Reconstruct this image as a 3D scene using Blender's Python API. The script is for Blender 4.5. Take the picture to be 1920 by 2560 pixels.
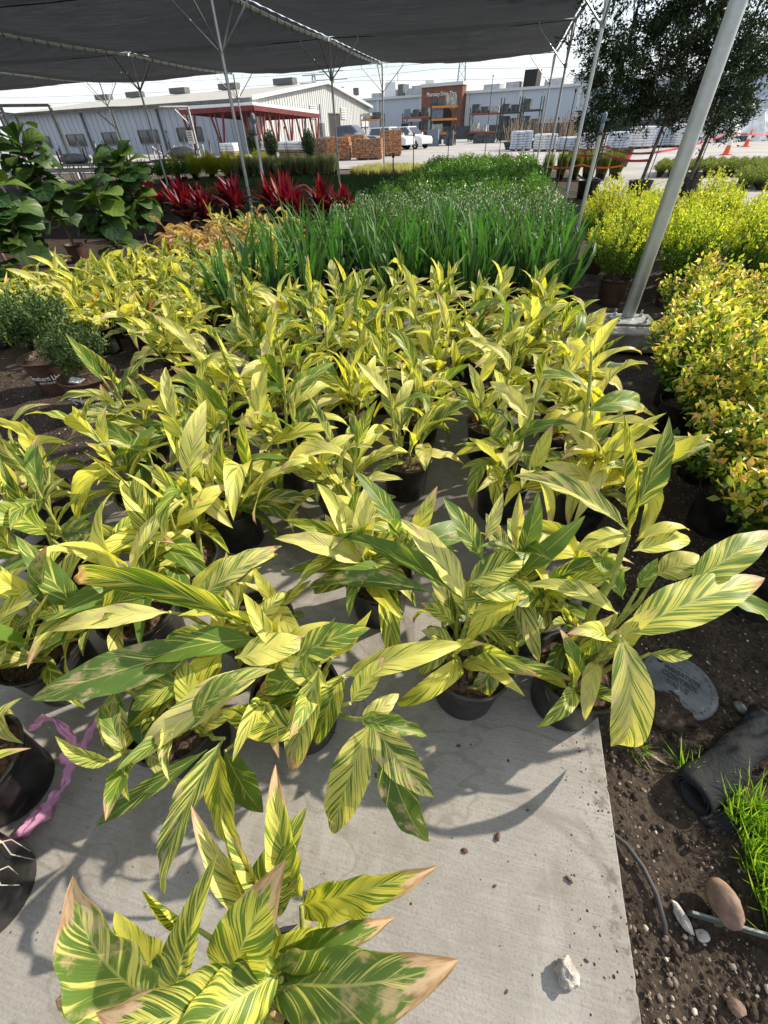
import bpy, math, random
import numpy as np
from mathutils import Vector, Matrix
R = math.radians
random.seed(7); rng = np.random.default_rng(7)
scene = bpy.context.scene
C = scene.collection
for o in list(bpy.data.objects): bpy.data.objects.remove(o)

# ---------------------------------------------------------------- camera
CAMZ = 1.6
cd = bpy.data.cameras.new('camera'); cam = bpy.data.objects.new('camera', cd); C.objects.link(cam)
cd.sensor_fit = 'VERTICAL'; cd.sensor_height = 36.0; cd.lens = 36.0 * 1045 / 2560
cd.clip_start = 0.02; cd.clip_end = 3000
right = (0.97482, 0.22163, -0.02458); down = (0.13222, -0.66324, -0.73664); fwd = (-0.17956, 0.71484, -0.67584)
cam.matrix_world = Matrix(((right[0], -down[0], -fwd[0], 0), (right[1], -down[1], -fwd[1], 0),
                           (right[2], -down[2], -fwd[2], CAMZ), (0, 0, 0, 1)))
scene.camera = cam

# ---------------------------------------------------------------- sky, sun, exposure
SUN_AZ, SUN_EL = R(55), R(35)          # azimuth from +Y towards +X
w = bpy.data.worlds.new('World'); scene.world = w; w.use_nodes = True
wn, wl = w.node_tree.nodes, w.node_tree.links
bg = wn['Background']; bg.inputs['Strength'].default_value = 0.082
sky = wn.new('ShaderNodeTexSky'); sky.sky_type = 'NISHITA'; sky.sun_disc = False
sky.sun_elevation = SUN_EL; sky.sun_rotation = SUN_AZ
sky.air_density = 1.0; sky.dust_density = .6; sky.ozone_density = 1.2
tc = wn.new('ShaderNodeTexCoord'); mp = wn.new('ShaderNodeMapping'); mp.inputs['Scale'].default_value = (1.3, 1.3, 5.5)
ns = wn.new('ShaderNodeTexNoise'); ns.inputs['Scale'].default_value = 2.6; ns.inputs['Detail'].default_value = 7; ns.inputs['Roughness'].default_value = .6
rp = wn.new('ShaderNodeValToRGB'); rp.color_ramp.elements[0].position = .42; rp.color_ramp.elements[1].position = .66
rp.color_ramp.elements[0].color = (.42, .42, .42, 1); rp.color_ramp.elements[1].color = (.85, .85, .85, 1)
mx = wn.new('ShaderNodeMixRGB'); mx.inputs['Color2'].default_value = (10.4, 11.0, 11.8, 1)
wl.new(tc.outputs['Generated'], mp.inputs['Vector']); wl.new(mp.outputs['Vector'], ns.inputs['Vector']); wl.new(ns.outputs['Fac'], rp.inputs['Fac'])
wl.new(rp.outputs['Color'], mx.inputs['Fac']); wl.new(sky.outputs['Color'], mx.inputs['Color1']); wl.new(mx.outputs['Color'], bg.inputs['Color'])
sd = bpy.data.lights.new('sun', 'SUN'); sd.energy = 5.0; sd.angle = R(.9); sd.color = (1, .90, .75)
sun = bpy.data.objects.new('sun', sd); C.objects.link(sun)
sdir = Vector((-math.sin(SUN_AZ) * math.cos(SUN_EL), -math.cos(SUN_AZ) * math.cos(SUN_EL), -math.sin(SUN_EL)))
sun.rotation_euler = sdir.to_track_quat('-Z', 'Y').to_euler(); sun.location = (8, 6, 9)
vs = scene.view_settings; vs.view_transform = 'Standard'; vs.look = 'None'; vs.gamma = 1; vs.use_curve_mapping = False; vs.exposure = 0.6
scene.render.engine = 'CYCLES'
try:
    scene.cycles.max_bounces = 8; scene.cycles.transparent_max_bounces = 12; scene.cycles.sample_clamp_indirect = 6
except Exception: pass

# ---------------------------------------------------------------- helpers
class MB:
    def __init__(s): s.v = []; s.f = []
    def add(s, vs_, fs_):
        n = len(s.v); s.v += [tuple(p) for p in vs_]; s.f += [tuple(i + n for i in q) for q in fs_]; return s
    def box(s, c, d, rz=0, M=None, taper=1.0):
        hx, hy, hz = d[0] / 2, d[1] / 2, d[2] / 2
        P = []
        for z, t in ((-hz, 1), (hz, taper)):
            for x, y in ((-hx, -hy), (hx, -hy), (hx, hy), (-hx, hy)): P.append(Vector((x * t, y * t, z)))
        m = (M or Matrix.Rotation(rz, 3, 'Z')); c = Vector(c)
        return s.add([m @ p + c for p in P], [(0, 3, 2, 1), (4, 5, 6, 7), (0, 1, 5, 4), (1, 2, 6, 5), (2, 3, 7, 6), (3, 0, 4, 7)])
    def bar(s, p, q, wd, ht=None, up=(0, 0, 1)):
        ht = ht or wd; p, q = Vector(p), Vector(q); d = (q - p)
        L = d.length; d = d / L; u = Vector(up)
        if abs(d.dot(u)) > .97: u = Vector((1, 0, 0))
        x = d.cross(u).normalized(); z = x.cross(d)
        m = Matrix((x, d, z)).transposed()
        return s.box((p + q) / 2, (wd, L, ht), M=m)
    def tube(s, p, q, r0, r1=None, n=10, cap=True):
        r1 = r0 if r1 is None else r1
        return s.path([p, q], [r0, r1], n, cap)
    def path(s, pts, rs, n=8, cap=True):
        pts = [Vector(p) for p in pts]
        if not hasattr(rs, '__len__'): rs = [rs] * len(pts)
        V = []; F = []; px = None
        for i, p in enumerate(pts):
            d = (pts[min(i + 1, len(pts) - 1)] - pts[max(i - 1, 0)]).normalized()
            if px is None:
                px = d.cross(Vector((0, 0, 1)))
                if px.length < .05: px = d.cross(Vector((1, 0, 0)))
            px = (px - d * px.dot(d)).normalized(); py = d.cross(px)
            for k in range(n):
                a = 2 * math.pi * k / n; V.append(p + (px * math.cos(a) + py * math.sin(a)) * rs[i])
        for i in range(len(pts) - 1):
            for k in range(n):
                a, b = i * n + k, i * n + (k + 1) % n; F.append((a, b, b + n, a + n))
        if cap: F.append(tuple(range(n - 1, -1, -1))); F.append(tuple(range((len(pts) - 1) * n, len(pts) * n)))
        return s.add(V, F)
    def lathe(s, prof, n=24, c=(0, 0, 0), cap=False):
        V = []; F = []; c = Vector(c)
        for r, z in prof:
            for k in range(n):
                a = 2 * math.pi * k / n; V.append(Vector((r * math.cos(a), r * math.sin(a), z)) + c)
        for i in range(len(prof) - 1):
            for k in range(n):
                a, b = i * n + k, i * n + (k + 1) % n; F.append((a, b, b + n, a + n))
        if cap: F.append(tuple(range((len(prof) - 1) * n, len(prof) * n)))
        return s.add(V, F)
    def extr(s, poly, a, b, axis='y'):
        n = len(poly); f = {'y': lambda u, v, t: (u, t, v), 'x': lambda u, v, t: (t, u, v), 'z': lambda u, v, t: (u, v, t)}[axis]
        V = [f(u, v, a) for u, v in poly] + [f(u, v, b) for u, v in poly]
        F = [tuple(range(n))[::-1], tuple(range(n, 2 * n))] + [(i, (i + 1) % n, n + (i + 1) % n, n + i) for i in range(n)]
        return s.add(V, F)
    def mesh(s, name, mat=None, smooth=None):
        m = bpy.data.meshes.new(name); m.from_pydata([tuple(p) for p in s.v], [], s.f)
        if mat: m.materials.append(mat)
        if smooth:
            m.polygons.foreach_set('use_smooth', [True] * len(m.polygons)); m.set_sharp_from_angle(angle=R(smooth))
        m.update(); return m

def link(name, mesh, parent=None, loc=None, kind=None):
    o = bpy.data.objects.new(name, mesh); C.objects.link(o)
    if parent is not None: o.parent = parent
    if loc is not None: o.location = loc
    if kind: o['kind'] = kind
    return o
def tag(o, label, cat, group=None):
    o['label'] = label; o['category'] = cat
    if group: o['group'] = group
    return o
def thing(name, label, cat, loc=(0, 0, 0), rz=0, group=None):
    o = bpy.data.objects.new(name, None); C.objects.link(o); o.empty_display_size = .1
    o.location = loc; o.rotation_euler = (0, 0, rz); return tag(o, label, cat, group)
def part(name, mb, mat, parent, smooth=None, kind=None):
    return link(name, mb.mesh(name, mat, smooth), parent, kind=kind)
def struct(name, mb, mat, smooth=None):
    return link(name, mb.mesh(name, mat, smooth), kind='structure')
def copy_tree(o, parent=None):
    c = o.copy(); C.objects.link(c); c.parent = parent
    for ch in list(o.children): copy_tree(ch, c)
    return c
ORD = ['first', 'second', 'third', 'fourth', 'fifth', 'sixth', 'seventh', 'eighth', 'ninth', 'tenth', 'eleventh', 'twelfth', 'thirteenth', 'fourteenth', 'fifteenth']
def text_geo(s, size, extrude=.002, align='CENTER', sx=1.0):
    cu = bpy.data.curves.new('t', 'FONT'); cu.body = s; cu.size = size; cu.extrude = extrude; cu.align_x = align; cu.resolution_u = 3
    o = bpy.data.objects.new('t', cu); C.objects.link(o)
    dg = bpy.context.evaluated_depsgraph_get(); me = bpy.data.meshes.new_from_object(o.evaluated_get(dg))
    v = [Vector((p.co.x * sx, p.co.y, p.co.z)) for p in me.vertices]; f = [tuple(p.vertices) for p in me.polygons]
    bpy.data.objects.remove(o); bpy.data.curves.remove(cu); bpy.data.meshes.remove(me); return v, f

# ---------------------------------------------------------------- materials
class NT:
    def __init__(s, name):
        s.m = bpy.data.materials.new(name); s.m.use_nodes = True; s.n = s.m.node_tree.nodes; s.l = s.m.node_tree.links
        s.b = s.n['Principled BSDF']; s.out = s.n['Material Output']
    def new(s, t, **k):
        n = s.n.new('ShaderNode' + t)
        for a, b in k.items(): setattr(n, a, b)
        return n
    def put(s, sock, val):
        if hasattr(val, 'default_value') or hasattr(val, 'is_linked'): s.l.new(val, sock)
        else: sock.default_value = val
    def math(s, op, a, b=None, c=None, clamp=False):
        n = s.new('Math', operation=op, use_clamp=clamp); s.put(n.inputs[0], a)
        if b is not None: s.put(n.inputs[1], b)
        if c is not None: s.put(n.inputs[2], c)
        return n.outputs[0]
    def noise(s, vec, scale, detail=3, rough=.55, dist=0):
        n = s.new('TexNoise'); n.inputs['Scale'].default_value = scale; n.inputs['Detail'].default_value = detail
        n.inputs['Roughness'].default_value = rough; n.inputs['Distortion'].default_value = dist
        if vec is not None: s.l.new(vec, n.inputs['Vector'])
        return n.outputs['Fac']
    def step(s, x, a, b, o0=0.0, o1=1.0):
        n = s.new('MapRange', interpolation_type='SMOOTHSTEP')
        for i, q in enumerate((x, a, b, o0, o1)): s.put(n.inputs[i], q)
        return n.outputs[0]
    def mix(s, f, a, b, op='MIX'):
        n = s.new('MixRGB', blend_type=op); s.put(n.inputs[0], f)
        for i, q in ((1, a), (2, b)): s.put(n.inputs[i], (*q, 1) if isinstance(q, tuple) and len(q) == 3 else q)
        return n.outputs[0]
    def ramp(s, f, stops):
        n = s.new('ValToRGB'); e = n.color_ramp.elements
        while len(e) < len(stops): e.new(.5)
        for q, (p, c) in zip(e, stops): q.position = p; q.color = (*c, 1)
        s.put(n.inputs[0], f); return n.outputs[0]
    def obj(s): return s.new('TexCoord').outputs['Object']
    def scaled(s, vec, sc):
        n = s.new('Mapping'); n.inputs['Scale'].default_value = sc; s.l.new(vec, n.inputs['Vector']); return n.outputs[0]
    def bump(s, h, strength, dist=.01):
        n = s.new('Bump'); n.inputs['Strength'].default_value = strength; n.inputs['Distance'].default_value = dist; s.l.new(h, n.inputs['Height'])
        s.l.new(n.outputs[0], s.b.inputs['Normal']); return n.outputs[0]
    def translucent(s, col, fac, normal=None):
        t = s.new('BsdfTranslucent'); s.put(t.inputs['Color'], (*col, 1) if isinstance(col, tuple) else col)
        m = s.new('MixShader'); s.put(m.inputs[0], fac); s.l.new(s.b.outputs[0], m.inputs[1]); s.l.new(t.outputs[0], m.inputs[2])
        s.l.new(m.outputs[0], s.out.inputs['Surface'])

def simple(name, col, rough=.6, metal=0.0, var=.18, vscale=6, bump=0, bscale=40, spec=.5, col2=None, world=False):
    t = NT(name); v = t.new('NewGeometry').outputs['Position'] if world else t.obj()
    n1 = t.noise(v, vscale, 5, .6)
    c2 = col2 or tuple(c * (1 - var * 2) for c in col)
    t.l.new(t.mix(t.step(n1, .32, .7), c2, tuple(min(1, c * (1 + var)) for c in col)), t.b.inputs['Base Color'])
    t.put(t.b.inputs['Roughness'], rough); t.put(t.b.inputs['Metallic'], metal); t.put(t.b.inputs['Specular IOR Level'], spec)
    if bump: t.bump(t.noise(v, bscale, 4), bump)
    return t.m

def foliage(name, stops, trans=.35, rough=.42, tint=1.6, spec=.4, objvar=True):
    """leaf clumps: each leaf (mesh island) takes its own colour"""
    t = NT(name); isl = t.new('NewGeometry').outputs['Random Per Island']
    col = t.ramp(isl, stops)
    if objvar:
        r = t.new('ObjectInfo').outputs['Random']
        hsv = t.new('HueSaturation'); t.l.new(col, hsv.inputs['Color']); t.put(hsv.inputs['Value'], t.math('MULTIPLY_ADD', r, .35, .82)); t.put(hsv.inputs['Hue'], t.math('MULTIPLY_ADD', r, .016, .492)); col = hsv.outputs[0]
    t.l.new(col, t.b.inputs['Base Color']); t.put(t.b.inputs['Roughness'], rough); t.put(t.b.inputs['Specular IOR Level'], spec)
    t.translucent(t.mix(1.0, col, (tint, tint, tint * .6), 'MULTIPLY'), trans)
    return t.m

def ginger(name, green_bias=0.0, dead=False, scorch=False):
    t = NT(name)
    uv = t.new('UVMap').outputs[0]; sp = t.new('SeparateXYZ'); t.l.new(uv, sp.inputs[0]); u, v = sp.outputs[0], sp.outputs[1]
    rnd = t.new('ObjectInfo').outputs['Random']
    def wn(k):
        n = t.new('TexWhiteNoise', noise_dimensions='1D'); t.l.new(t.math('MULTIPLY_ADD', rnd, 91.7 * k, k), n.inputs['W']); return n.outputs['Value']
    r1, r2, r3 = wn(1.0), wn(2.3), wn(3.7)
    off = t.math('SUBTRACT', u, .5); a = t.math('MULTIPLY', t.math('ABSOLUTE', off), 2.0); side = t.math('SIGN', off)
    ch = t.math('SUBTRACT', v, t.math('MULTIPLY', t.math('POWER', a, .85), .27))       # lateral veins sweep towards the tip
    def streak(fr, fa, k):
        cb = t.new('CombineXYZ'); t.l.new(t.math('MULTIPLY', ch, fr), cb.inputs[0]); t.l.new(t.math('MULTIPLY', a, fa), cb.inputs[1])
        t.l.new(t.math('ADD', t.math('MULTIPLY', side, 7.3), t.math('MULTIPLY', rnd, 60.0 + k)), cb.inputs[2]); return t.noise(cb.outputs[0], 1.0, 2.5, .6)
    st = t.math('ADD', t.math('MULTIPLY', streak(14, .55, 0), .5), t.math('MULTIPLY', streak(66, .7, 9), .5))
    thr = t.math('MULTIPLY_ADD', t.math('POWER', r1, 1.6), .16, .413 - green_bias)
    g = t.step(st, t.math('SUBTRACT', thr, .028), t.math('ADD', thr, .045), 1.0, 0.0)
    yel = t.mix(r2, (.66, .63, .055), (.75, .71, .25))
    yel = t.mix(t.step(st, .5, .7), yel, (.74, .72, .19))
    grn = t.mix(r3, (.035, .11, .018), (.105, .215, .03))
    col = t.mix(t.math('MULTIPLY', g, .93), yel, grn)
    col = t.mix(t.step(a, .015, .05, .7, 0.0), col, (.54, .56, .18))
    nz = t.noise(uv, 5.0, 4, .6)
    e = t.math('ADD', t.math('ADD', v, t.math('MULTIPLY', a, .16)), t.math('MULTIPLY', nz, .55))
    tipm = t.math('MULTIPLY', t.step(e, 1.12 if scorch else 1.12, 1.21 if scorch else 1.30), t.step(r3, -.2 if scorch else .74, -.1 if scorch else .8))
    col = t.mix(tipm, col, t.mix(t.step(nz, .35, .65), (.36, .17, .08), (.68, .50, .32)))
    bl = t.math('MULTIPLY', t.step(t.noise(t.scaled(uv, (1.6, 3.4, 1)), 1.3, 4, .65), .50, .64), t.step(r2, .66, .74))
    col = t.mix(t.math('MULTIPLY', bl, .7), col, t.mix(nz, (.55, .36, .19), (.76, .62, .42)))
    if dead: col = t.mix(t.step(r1, .0, .2, .65, 1.0), col, t.mix(nz, (.28, .15, .06), (.66, .48, .26)))
    t.l.new(col, t.b.inputs['Base Color']); t.put(t.b.inputs['Roughness'], .46 if not dead else .7); t.put(t.b.inputs['Specular IOR Level'], .35)
    rib = t.math('SINE', t.math('MULTIPLY', ch, 260.0)); t.bump(rib, .09, .001)
    t.translucent(t.mix(1.0, col, (1.25, 1.22, .5), 'MULTIPLY'), .42)
    return t.m

def strap(name, base, tipc, trans=.3, rough=.45, streak=.35):
    t = NT(name); uv = t.new('UVMap').outputs[0]; r = t.new('ObjectInfo').outputs['Random']
    sp = t.new('SeparateXYZ'); t.l.new(uv, sp.inputs[0])
    col = t.mix(t.step(sp.outputs[1], .2, 1.0), base, tipc)
    n = t.noise(t.scaled(uv, (26, .8, 1)), 1.0, 3)
    col = t.mix(t.math('MULTIPLY', n, streak), col, tuple(c * .35 for c in base))
    h = t.new('HueSaturation'); t.l.new(col, h.inputs['Color']); t.put(h.inputs['Value'], t.math('MULTIPLY_ADD', r, .7, .65)); t.put(h.inputs['Hue'], t.math('MULTIPLY_ADD', r, .03, .485)); col = h.outputs[0]
    t.l.new(col, t.b.inputs['Base Color']); t.put(t.b.inputs['Roughness'], rough)
    t.translucent(t.mix(1.0, col, (1.5, 1.5, .8), 'MULTIPLY'), trans); return t.m

def concrete():
    t = NT('broomed_concrete'); p = t.obj()
    big = t.noise(p, 1.7, 5, .6); mid = t.noise(p, 9, 5, .65); fine = t.noise(p, 130, 3, .6)
    broom = t.noise(t.scaled(p, (7, 150, 1)), 1.0, 3, .6); tar = t.noise(p, 33, 2, .5)
    col = t.mix(t.step(big, .3, .72), (.235, .222, .200), (.325, .309, .285))
    col = t.mix(t.math('MULTIPLY', t.step(mid, .35, .7), .4), col, (.36, .342, .315))
    col = t.mix(t.step(broom, .36, .66, .26, 0.0), col, (.17, .16, .145))
    col = t.mix(t.step(fine, .36, .5, .35, 0.0), col, (.15, .14, .13))
    col = t.mix(t.step(tar, .735, .76, 0, .75), col, (.06, .05, .045))
    blot = t.noise(p, 2.9, 5, .65, .5); col = t.mix(t.step(blot, .48, .70, 0, .62), col, (.17, .148, .122))
    drip = t.noise(t.scaled(p, (2.2, .7, 1)), 2.0, 5, .7, .8); col = t.mix(t.step(drip, .56, .62, 0, .22), col, (.40, .385, .36))
    ring = t.math('ABSOLUTE', t.math('SUBTRACT', t.noise(p, 1.3, 4, .6, .6), .5)); col = t.mix(t.step(ring, .0, .014, .48, 0), col, (.17, .15, .125))
    spill = t.noise(p, 21, 5, .7); nearside = t.new('SeparateXYZ'); t.l.new(p, nearside.inputs[0]); sm = t.math('ADD', spill, t.step(nearside.outputs[0], .42, .60, 0, .16)); col = t.mix(t.step(sm, .66, .76, 0, .55), col, (.085, .065, .05))
    damp = t.step(t.math('ADD', t.noise(p, 1.9, 5, .65, .3), t.step(nearside.outputs[1], .75, 1.7, -.12, .22)), .50, .60)       # darker, less rough patches, denser farther along the walkway
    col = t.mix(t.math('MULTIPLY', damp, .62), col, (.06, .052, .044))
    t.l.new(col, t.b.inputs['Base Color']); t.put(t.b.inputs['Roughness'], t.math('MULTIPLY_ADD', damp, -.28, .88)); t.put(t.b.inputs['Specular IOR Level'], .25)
    t.bump(t.math('ADD', t.math('MULTIPLY', broom, .7), t.math('MULTIPLY', fine, .6)), .5, .004); return t.m

def soil(name, c1, c2, chips):
    t = NT(name); p = t.obj(); a = t.noise(p, 5, 6, .65); b = t.noise(p, 60, 4, .6)
    vo = t.new('TexVoronoi'); vo.inputs['Scale'].default_value = 75; t.l.new(p, vo.inputs['Vector'])
    wn = t.new('SeparateColor'); t.l.new(vo.outputs['Color'], wn.inputs[0])
    col = t.mix(t.step(a, .3, .7), c1, c2); col = t.mix(t.step(b, .35, .65, .55, 0), col, tuple(x * .3 for x in c1))
    m = t.math('MULTIPLY', t.step(wn.outputs[0], .90, .92), t.step(vo.outputs['Distance'], .30, .42, 1, 0))
    col = t.mix(m, col, t.mix(wn.outputs[1], chips[0], chips[1]))
    t.l.new(col, t.b.inputs['Base Color']); t.put(t.b.inputs['Roughness'], .95); t.put(t.b.inputs['Specular IOR Level'], .2)
    t.bump(t.math('ADD', b, t.math('MULTIPLY', m, .6)), .8, .012); return t.m

def pavement():
    t = NT('pale_lot_paving'); p = t.obj(); a = t.noise(p, .35, 6, .65); b = t.noise(p, 14, 4, .6)
    col = t.mix(t.step(a, .3, .7), (.26, .25, .24), (.40, .385, .365)); col = t.mix(t.step(b, .4, .6, .4, 0), col, (.20, .19, .18))
    t.l.new(col, t.b.inputs['Base Color']); t.put(t.b.inputs['Roughness'], .9); t.bump(b, .3, .01); return t.m

def metal_siding(name, c, scale=10.0, dirt=.25):
    t = NT(name); p = t.obj(); n = t.noise(t.scaled(p, (.6, .6, .12)), 1.4, 5, .6)
    t.l.new(t.mix(t.step(n, .35, .75, 0, dirt), c, tuple(x * .6 for x in c)), t.b.inputs['Base Color']); t.put(t.b.inputs['Roughness'], .5); return t.m

def cloth():
    t = NT('black_shade_cloth'); p = t.obj()
    wv = t.noise(t.scaled(p, (1.5, 90, 1)), 1.0, 3, .6); bg_ = t.noise(t.scaled(p, (.5, 2.2, 1)), 1.0, 4)
    t.put(t.b.inputs['Roughness'], .85); t.l.new(t.mix(wv, (.004, .0045, .006), (.013, .014, .017)), t.b.inputs['Base Color'])
    tl = t.new('BsdfTranslucent'); tl.inputs[0].default_value = (.03, .032, .035, 1)
    m1 = t.new('MixShader'); m1.inputs[0].default_value = .4; t.l.new(t.b.outputs[0], m1.inputs[1]); t.l.new(tl.outputs[0], m1.inputs[2])
    tr = t.new('BsdfTransparent'); m2 = t.new('MixShader')
    t.put(m2.inputs[0], t.math('MULTIPLY', t.step(wv, .35, .75), t.math('MULTIPLY_ADD', bg_, .07, .0))); t.l.new(m1.outputs[0], m2.inputs[1]); t.l.new(tr.outputs[0], m2.inputs[2])
    t.l.new(m2.outputs[0], t.out.inputs['Surface']); return t.m

def glass(name, c=(.02, .025, .03)):
    t = NT(name); t.put(t.b.inputs['Base Color'], (*c, 1)); t.put(t.b.inputs['Roughness'], .06); t.put(t.b.inputs['Specular IOR Level'], .8)
    n = t.noise(t.obj(), 1.2, 2); t.l.new(t.mix(n, c, tuple(x * 2 for x in c)), t.b.inputs['Base Color']); return t.m

MT = dict(
    ginger=ginger('variegated_ginger_leaf'), ginger_green=ginger('greener_ginger_leaf', -.065), ginger_dead=ginger('dried_ginger_leaf', 0, True), ginger_scorch=ginger('scorched_ginger_leaf', -.05, False, True),
    cane=simple('ginger_cane', (.34, .34, .085), .5, var=.3, vscale=14, col2=(.20, .25, .05)), dead_cane=simple('dried_cane', (.36, .25, .11), .8, var=.3, vscale=20),
    pot=simple('black_nursery_plastic', (.020, .020, .021), .42, var=.5, vscale=9, bump=.15, bscale=25), brown_pot=simple('brown_nursery_plastic', (.078, .040, .029), .45, var=.2, vscale=7),
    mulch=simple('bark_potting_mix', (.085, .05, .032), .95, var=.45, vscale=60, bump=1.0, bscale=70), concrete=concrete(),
    soil=soil('dark_garden_soil', (.034, .025, .019), (.082, .062, .046), ((.12, .09, .065), (.30, .25, .20))), gravel_soil=soil('stony_yard_soil', (.09, .068, .05), (.17, .135, .105), ((.30, .24, .18), (.5, .45, .39))),
    lot=pavement(), cloth=cloth(), steel=simple('galvanised_steel', (.46, .48, .475), .42, .7, .05, 14, bump=.04), steel_dull=simple('weathered_galvanised_pipe', (.34, .36, .35), .5, .55, .2, 12),
    dark_pipe=simple('dark_riser_pipe', (.035, .034, .033), .6, .1), white_pipe=simple('white_pipe', (.62, .63, .62), .5, var=.12), cable=simple('pale_green_cable', (.78, .84, .76), .5, var=.06, vscale=20), tie=simple('black_tie', (.015, .015, .016), .6),
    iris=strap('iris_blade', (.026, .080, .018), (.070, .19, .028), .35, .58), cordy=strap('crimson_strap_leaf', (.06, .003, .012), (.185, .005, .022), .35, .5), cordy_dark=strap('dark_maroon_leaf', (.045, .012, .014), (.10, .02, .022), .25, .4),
    fern=strap('golden_frond', (.20, .24, .02), (.46, .46, .03), .4, .5, .2), reed=strap('sage_grass_blade', (.10, .15, .06), (.30, .32, .17), .3, .5),
    fig=None, wh_wall=metal_siding('grey_blue_steel_siding', (.34, .375, .43)), wh_gable=metal_siding('white_ribbed_siding', (.50, .51, .51), dirt=.4), wh_roof=metal_siding('pale_tan_roof_sheet', (.40, .385, .33), dirt=.4), store_wall=metal_siding('pale_blue_grey_render', (.42, .475, .55), dirt=.12),
    brick=simple('brown_brick_panel', (.20, .085, .055), .85, var=.15, vscale=3), trim=simple('light_grey_trim', (.55, .57, .56), .6, var=.08), dark_open=simple('dark_doorway', (.018, .017, .016), .8), red_steel=simple('dark_red_steel', (.15, .014, .016), .55, var=.2, vscale=3), white_sheet=simple('white_roof_sheet', (.74, .75, .74), .5, var=.08),
    white_paint=simple('white_letter_paint', (.80, .80, .79), .6, var=.03), orange=simple('orange_rack_beam', (.62, .22, .03), .5, var=.15), red_beam=simple('rust_red_rack_beam', (.30, .06, .035), .6), rack_post=simple('dark_green_rack_post', (.035, .055, .05), .6), crate=simple('slate_crate', (.075, .085, .09), .8, var=.3, vscale=2), crate_pale=simple('pale_grey_stock', (.36, .37, .34), .8, var=.25, vscale=3), crate_blue=simple('blue_grey_bin', (.14, .18, .24), .6),
    stone_a=simple('orange_flagstone', (.42, .19, .085), .9, var=.25, vscale=2, bump=.5, bscale=9), stone_b=simple('brown_flagstone', (.27, .155, .095), .9, var=.25, vscale=2, bump=.5, bscale=9), stone_c=simple('grey_tan_flagstone', (.29, .24, .18), .9, var=.25, vscale=2, bump=.5, bscale=9), wood=simple('pallet_wood', (.26, .19, .12), .85, var=.25, vscale=5), wrap=simple('white_plastic_wrap', (.70, .71, .72), .35, var=.1, vscale=3, bump=.6, bscale=7), bag=simple('white_blue_bag', (.52, .57, .66), .5, var=.2, vscale=2, bump=.4, bscale=6),
    truck=simple('slate_blue_car_paint', (.085, .13, .18), .25, .3, .05), sedan=simple('deep_blue_car_paint', (.05, .075, .16), .25, .3, .05), suv=simple('white_car_paint', (.66, .68, .70), .25, 0, .03), tyre=simple('tyre_rubber', (.02, .02, .02), .8), rim=simple('alloy_rim', (.45, .46, .47), .3, .8), glass=glass('dark_glass'), lamp=simple('lamp_lens', (.7, .7, .68), .2, var=.05),
    tape=simple('red_barrier_tape', (.70, .035, .07), .5, var=.1), orange_tape=simple('orange_tape', (.72, .15, .025), .5, var=.1), cone=simple('orange_cone_plastic', (.75, .12, .03), .5, var=.08), pink=None,
    bark=simple('grey_brown_bark', (.16, .115, .085), .9, var=.3, vscale=8, bump=.6, bscale=30), block=simple('rough_footing_concrete', (.27, .25, .22), .92, var=.25, vscale=6, bump=.6, bscale=30), lid=simple('grey_valve_lid_plastic', (.105, .115, .125), .5, var=.25, vscale=12, bump=.2, bscale=60), fabric=simple('dusty_black_weed_fabric', (.007, .009, .012), .8, var=.6, vscale=7, bump=.5, bscale=60, spec=.2, col2=(.018, .019, .020)),
    strip=simple('grey_green_edging_steel', (.16, .18, .16), .5, .3, .2, 10), rock=simple('brown_cobble', (.23, .15, .105), .8, var=.25, vscale=14, bump=.3, bscale=40), pale_stone=simple('pale_limestone', (.44, .41, .37), .9, var=.25, vscale=22, bump=.9, bscale=70), chip=simple('bark_chip', (.13, .075, .05), .9, var=.3, vscale=60), dry_leaf=simple('dry_grey_leaf', (.27, .20, .15), .8, var=.25, vscale=30), root=simple('pale_root', (.55, .52, .45), .8, var=.1),
    sign=simple('white_sign_board', (.72, .73, .72), .5, var=.04), grey_box=simple('grey_roof_unit', (.40, .42, .43), .7, var=.12, vscale=1), grey_dark=simple('dark_louvre', (.13, .135, .14), .8), tower=simple('pylon_steel', (.36, .40, .43), .6), mesh_fence=simple('dark_fence_screen', (.06, .07, .08), .85, var=.2, vscale=1), bamboo=simple('reed_bundle', (.38, .27, .18), .85, var=.3, vscale=4),
)
def pinkmat():
    t = NT('pink_flagging_plastic'); n = t.noise(t.obj(), 14, 3); c = t.mix(n, (.60, .30, .50), (.82, .50, .68)); t.l.new(c, t.b.inputs['Base Color']); t.put(t.b.inputs['Roughness'], .35); t.translucent((.85, .45, .72), .45); return t.m
def figmat():
    t = NT('fiddle_leaf'); uv = t.new('UVMap').outputs[0]; sp = t.new('SeparateXYZ'); t.l.new(uv, sp.inputs[0]); r = t.new('ObjectInfo').outputs['Random']
    off = t.math('SUBTRACT', sp.outputs[0], .5); a = t.math('MULTIPLY', t.math('ABSOLUTE', off), 2.0); ch = t.math('SUBTRACT', sp.outputs[1], t.math('MULTIPLY', a, .28))
    vein = t.math('ABSOLUTE', t.math('SINE', t.math('MULTIPLY', ch, 19.0))); vm = t.math('MAXIMUM', t.step(vein, .05, .16, .7, 0), t.step(a, .02, .06, .9, 0))
    c = t.mix(t.math('POWER', r, 1.7), (.020, .058, .018), (.12, .19, .03)); c = t.mix(t.math('MULTIPLY', vm, .6), c, (.16, .24, .07)); t.l.new(c, t.b.inputs['Base Color']); t.put(t.b.inputs['Roughness'], .48); t.bump(vein, .5, .006); t.translucent(t.mix(1.0, c, (1.3, 1.5, .5), 'MULTIPLY'), .3); return t.m
MT['pink'] = pinkmat(); MT['fig'] = figmat()
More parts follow.
